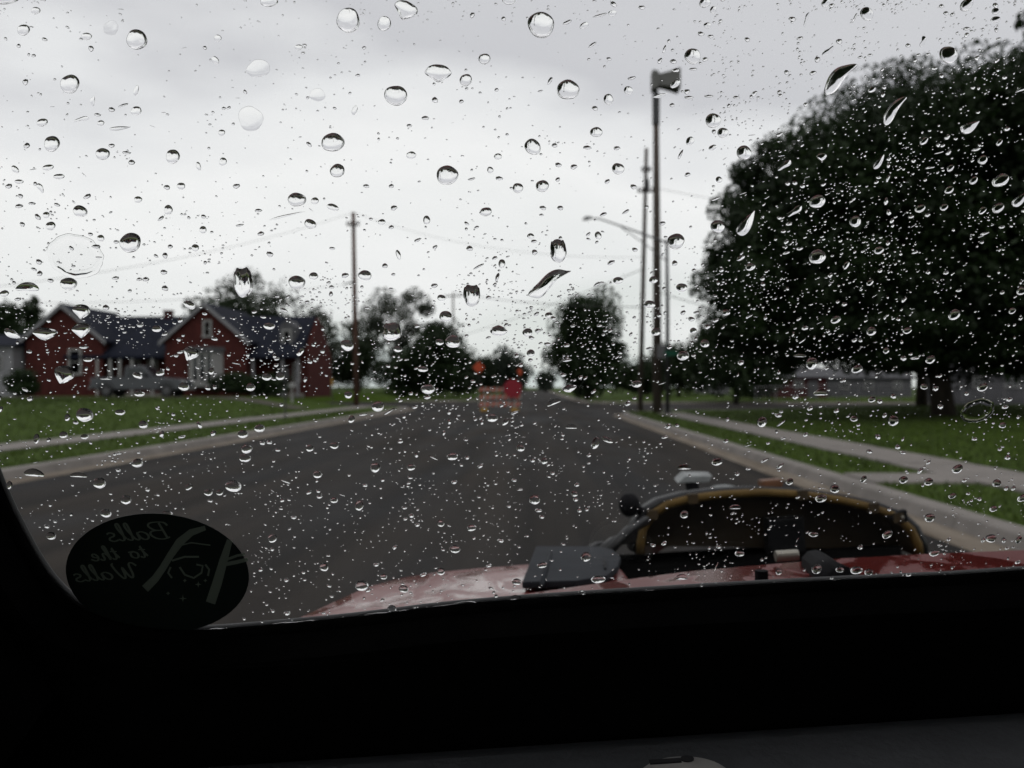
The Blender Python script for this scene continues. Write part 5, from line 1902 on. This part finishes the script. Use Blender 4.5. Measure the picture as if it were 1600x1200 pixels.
# fine spray between the drops: one mass
def spray():
    r = np.random.default_rng(5)
    occ = np.zeros((1000, 1640), bool)
    YY, XX = np.mgrid[0:1000, 0:1640]
    for (px, py, w, h, rot, kind, lab) in single:
        if kind == 'r': continue
        x0, x1, y0, y1 = int(max(0, px-w)), int(min(1640, px+w)), int(max(0, py-w)), int(min(1000, py+w))
        if x1 <= x0 or y1 <= y0: continue
        dx, dy = XX[y0:y1, x0:x1]-px, -(YY[y0:y1, x0:x1]-py)
        c, s = math.cos(R(rot)), math.sin(R(rot))
        u, v = dx*c + dy*s, -dx*s + dy*c
        occ[y0:y1, x0:x1] |= (u/(w/2+2))**2 + (v/(h/2+2))**2 < 1
    N = 15000
    # uneven density: wind-blown bands and clumps
    cl = [(r.uniform(-20, 1640), r.uniform(-20, 980), r.uniform(8, 46)) for _ in range(330)]
    cl += [(650, 520, 45), (660, 560, 45), (680, 640, 40), (450, 520, 40), (420, 560, 40), (1180, 500, 60), (1250, 460, 70), (1350, 450, 80), (1420, 300, 60), (1290, 280, 60), (930, 540, 40), (925, 510, 40), (1120, 450, 40)]*3
    n1 = int(N*.38)
    px = r.uniform(-30, 1640, n1); py = r.uniform(-20, 985, n1)
    ci = r.integers(0, len(cl), N - n1); C = np.array(cl)[ci]
    px = np.concatenate([px, C[:, 0] + r.normal(size=N-n1)*C[:, 2]]); py = np.concatenate([py, C[:, 1] + r.normal(size=N-n1)*C[:, 2]*.8])
    keep = ~((py < 440) & (px < 1110) & (r.random(len(px)) < np.where(py < 330, .74, .5))) & ~((py > 650) & (r.random(len(px)) < .3)); px, py = px[keep], py[keep]; N = len(px)
    s = np.clip(np.exp(r.normal(.80, .48, N)), .9, 8)
    asp = np.clip(1 + np.abs(r.normal(0, .55, N)), 1, 3.2); asp = np.where(r.random(N) < .03, r.uniform(4, 10, N), asp)
    t = np.clip((px - 500)/800, 0, 1)
    rot = np.radians(-6 + 36*t + r.normal(0, 18, N))
    W_, H_ = s*np.sqrt(asp), s/np.sqrt(asp)
    for (x_, y_, w, h, ro, kind, lab) in extra:
        px = np.append(px, x_); py = np.append(py, y_); W_ = np.append(W_, w); H_ = np.append(H_, h); rot = np.append(rot, R(ro))
    order = np.argsort(-W_*H_); occ2 = occ.copy()
    VV, FF = [], []
    n = 8; ang = np.linspace(0, 2*np.pi, n, endpoint=False); rhos = (1, .86, .5)
    base = 0
    face = []
    for k in range(2):
        for j in range(n): face.append((k*n+j, k*n+(j+1) % n, (k+1)*n+(j+1) % n, (k+1)*n+j))
    quads = np.array(face)
    sill_y = lambda x: 988 - .0709*max(0, x-330) - 4 if x > 300 else 1e9
    Q, T = [], []
    for i in order:
        x, y, w, h, ro = px[i], py[i], W_[i], H_[i], rot[i]
        ix, iy = int(x), int(y)
        if y > sill_y(x) or (x < 300 and (y - 760) > (x)*1.05 + 0): continue
        if ((x-247)/150)**2 + ((y-894)/98)**2 < 1: continue
        if 0 <= ix < 1640 and 0 <= iy < 1000:
            if occ2[iy, ix]: continue
            e = int(w/2 + .6); occ2[max(0, iy-max(1, int(h/2+.6))):iy+max(1, int(h/2+.6))+1, max(0, ix-e):ix+e+1] = True
        c, s_ = math.cos(ro), math.sin(ro)
        # pixel axes on the pane
        p0 = on_pane(x, y, GT); u0, v0 = to_uv(p0)
        ux, vx = to_uv(on_pane(x+1, y, GT)); uy, vy = to_uv(on_pane(x, y-1, GT))
        ax = np.array((ux-u0, vx-v0)); ay = np.array((uy-u0, vy-v0))
        irr = 1 + .12*np.sin(2*ang + r.uniform(0, 6.28)) + .08*np.sin(3*ang + r.uniform(0, 6.28))
        ex, ey = np.cos(ang)*irr*w/2, np.sin(ang)*irr*h/2
        X_, Y_ = ex*c - ey*s_, ex*s_ + ey*c
        off = X_[:, None]*ax + Y_[:, None]*ay
        a_m = h/2*np.linalg.norm(ay)*.8 + .2*w/2*np.linalg.norm(ax)
        th = r.uniform(44, 58); st = math.sin(R(th)); Rr = 1/st; ct = math.cos(R(th))/st
        for rho in rhos:
            hh = a_m*(math.sqrt(Rr*Rr-rho*rho)-ct)
            sg = .12*a_m*(1-rho*rho)
            VV.append(np.column_stack([u0 + off[:, 0]*rho, v0 + off[:, 1]*rho - sg, np.full(n, NGAP+hh)]))
        VV.append(np.array([[u0, v0-.12*a_m, NGAP + a_m*(Rr-ct)]]))
        Q.append(quads + base)
        for j in range(n):
            T.append((base+2*n+j, base+2*n+(j+1) % n, base+3*n))
        for j in range(1, n-1): T.append((base, base+j+1, base+j))
        base += 3*n + 1
    UV = np.concatenate(VV)
    P = np.array(P0)[None] + UV[:, :1]*np.array(PU) + UV[:, 1:2]*np.array(PV) + UV[:, 2:3]*np.array(PN)
    Q = np.concatenate(Q); tri = np.concatenate([Q[:, [0, 1, 2]], Q[:, [0, 2, 3]], np.array(T)])[:, ::-1]
    o = raw_mesh('rain_spray', P, tri, M['water'], None, True)
    o.matrix_world = CAR
    tag(o, 'fine spray of tiny raindrops scattered over the whole windscreen', 'raindrops', 'stuff')
    print('spray drops', base//25, 'single', len(single), 'extra', len(extra))
spray()

# water lying along the lower seal
wp = []
for k, px in enumerate(np.linspace(318, 1560, 120)):
    py = np.interp(px, (310, 420, 560, 720, 1000, 1300, 1600), (988, 979, 966, 945, 926, 909, 896)) - 3.2
    wp.append((px, py))
r_ = random.Random(4); LO, HI = [], []
mbw = MB(); loops = []
for px, py in wp:
    p = on_pane(px, py, GT); u, v = to_uv(p)
    w = (.0011 if px < 740 else .0006) * (1 + .45*math.sin(px*.045) + .3*math.sin(px*.13 + 1)) + .0003
    loops.append([from_uv(u, v - w, NGAP), from_uv(u, v - w*.5, NGAP + w*.7), from_uv(u, v + w*.3, NGAP + w*.75), from_uv(u, v + w, NGAP)])
mbw.loft(loops, True); wo = mbw.build('water_line', M['water'], None, smooth=True)
wo.matrix_world = CAR
tag(wo, 'thin line of rainwater lying along the lower windscreen seal', 'water')
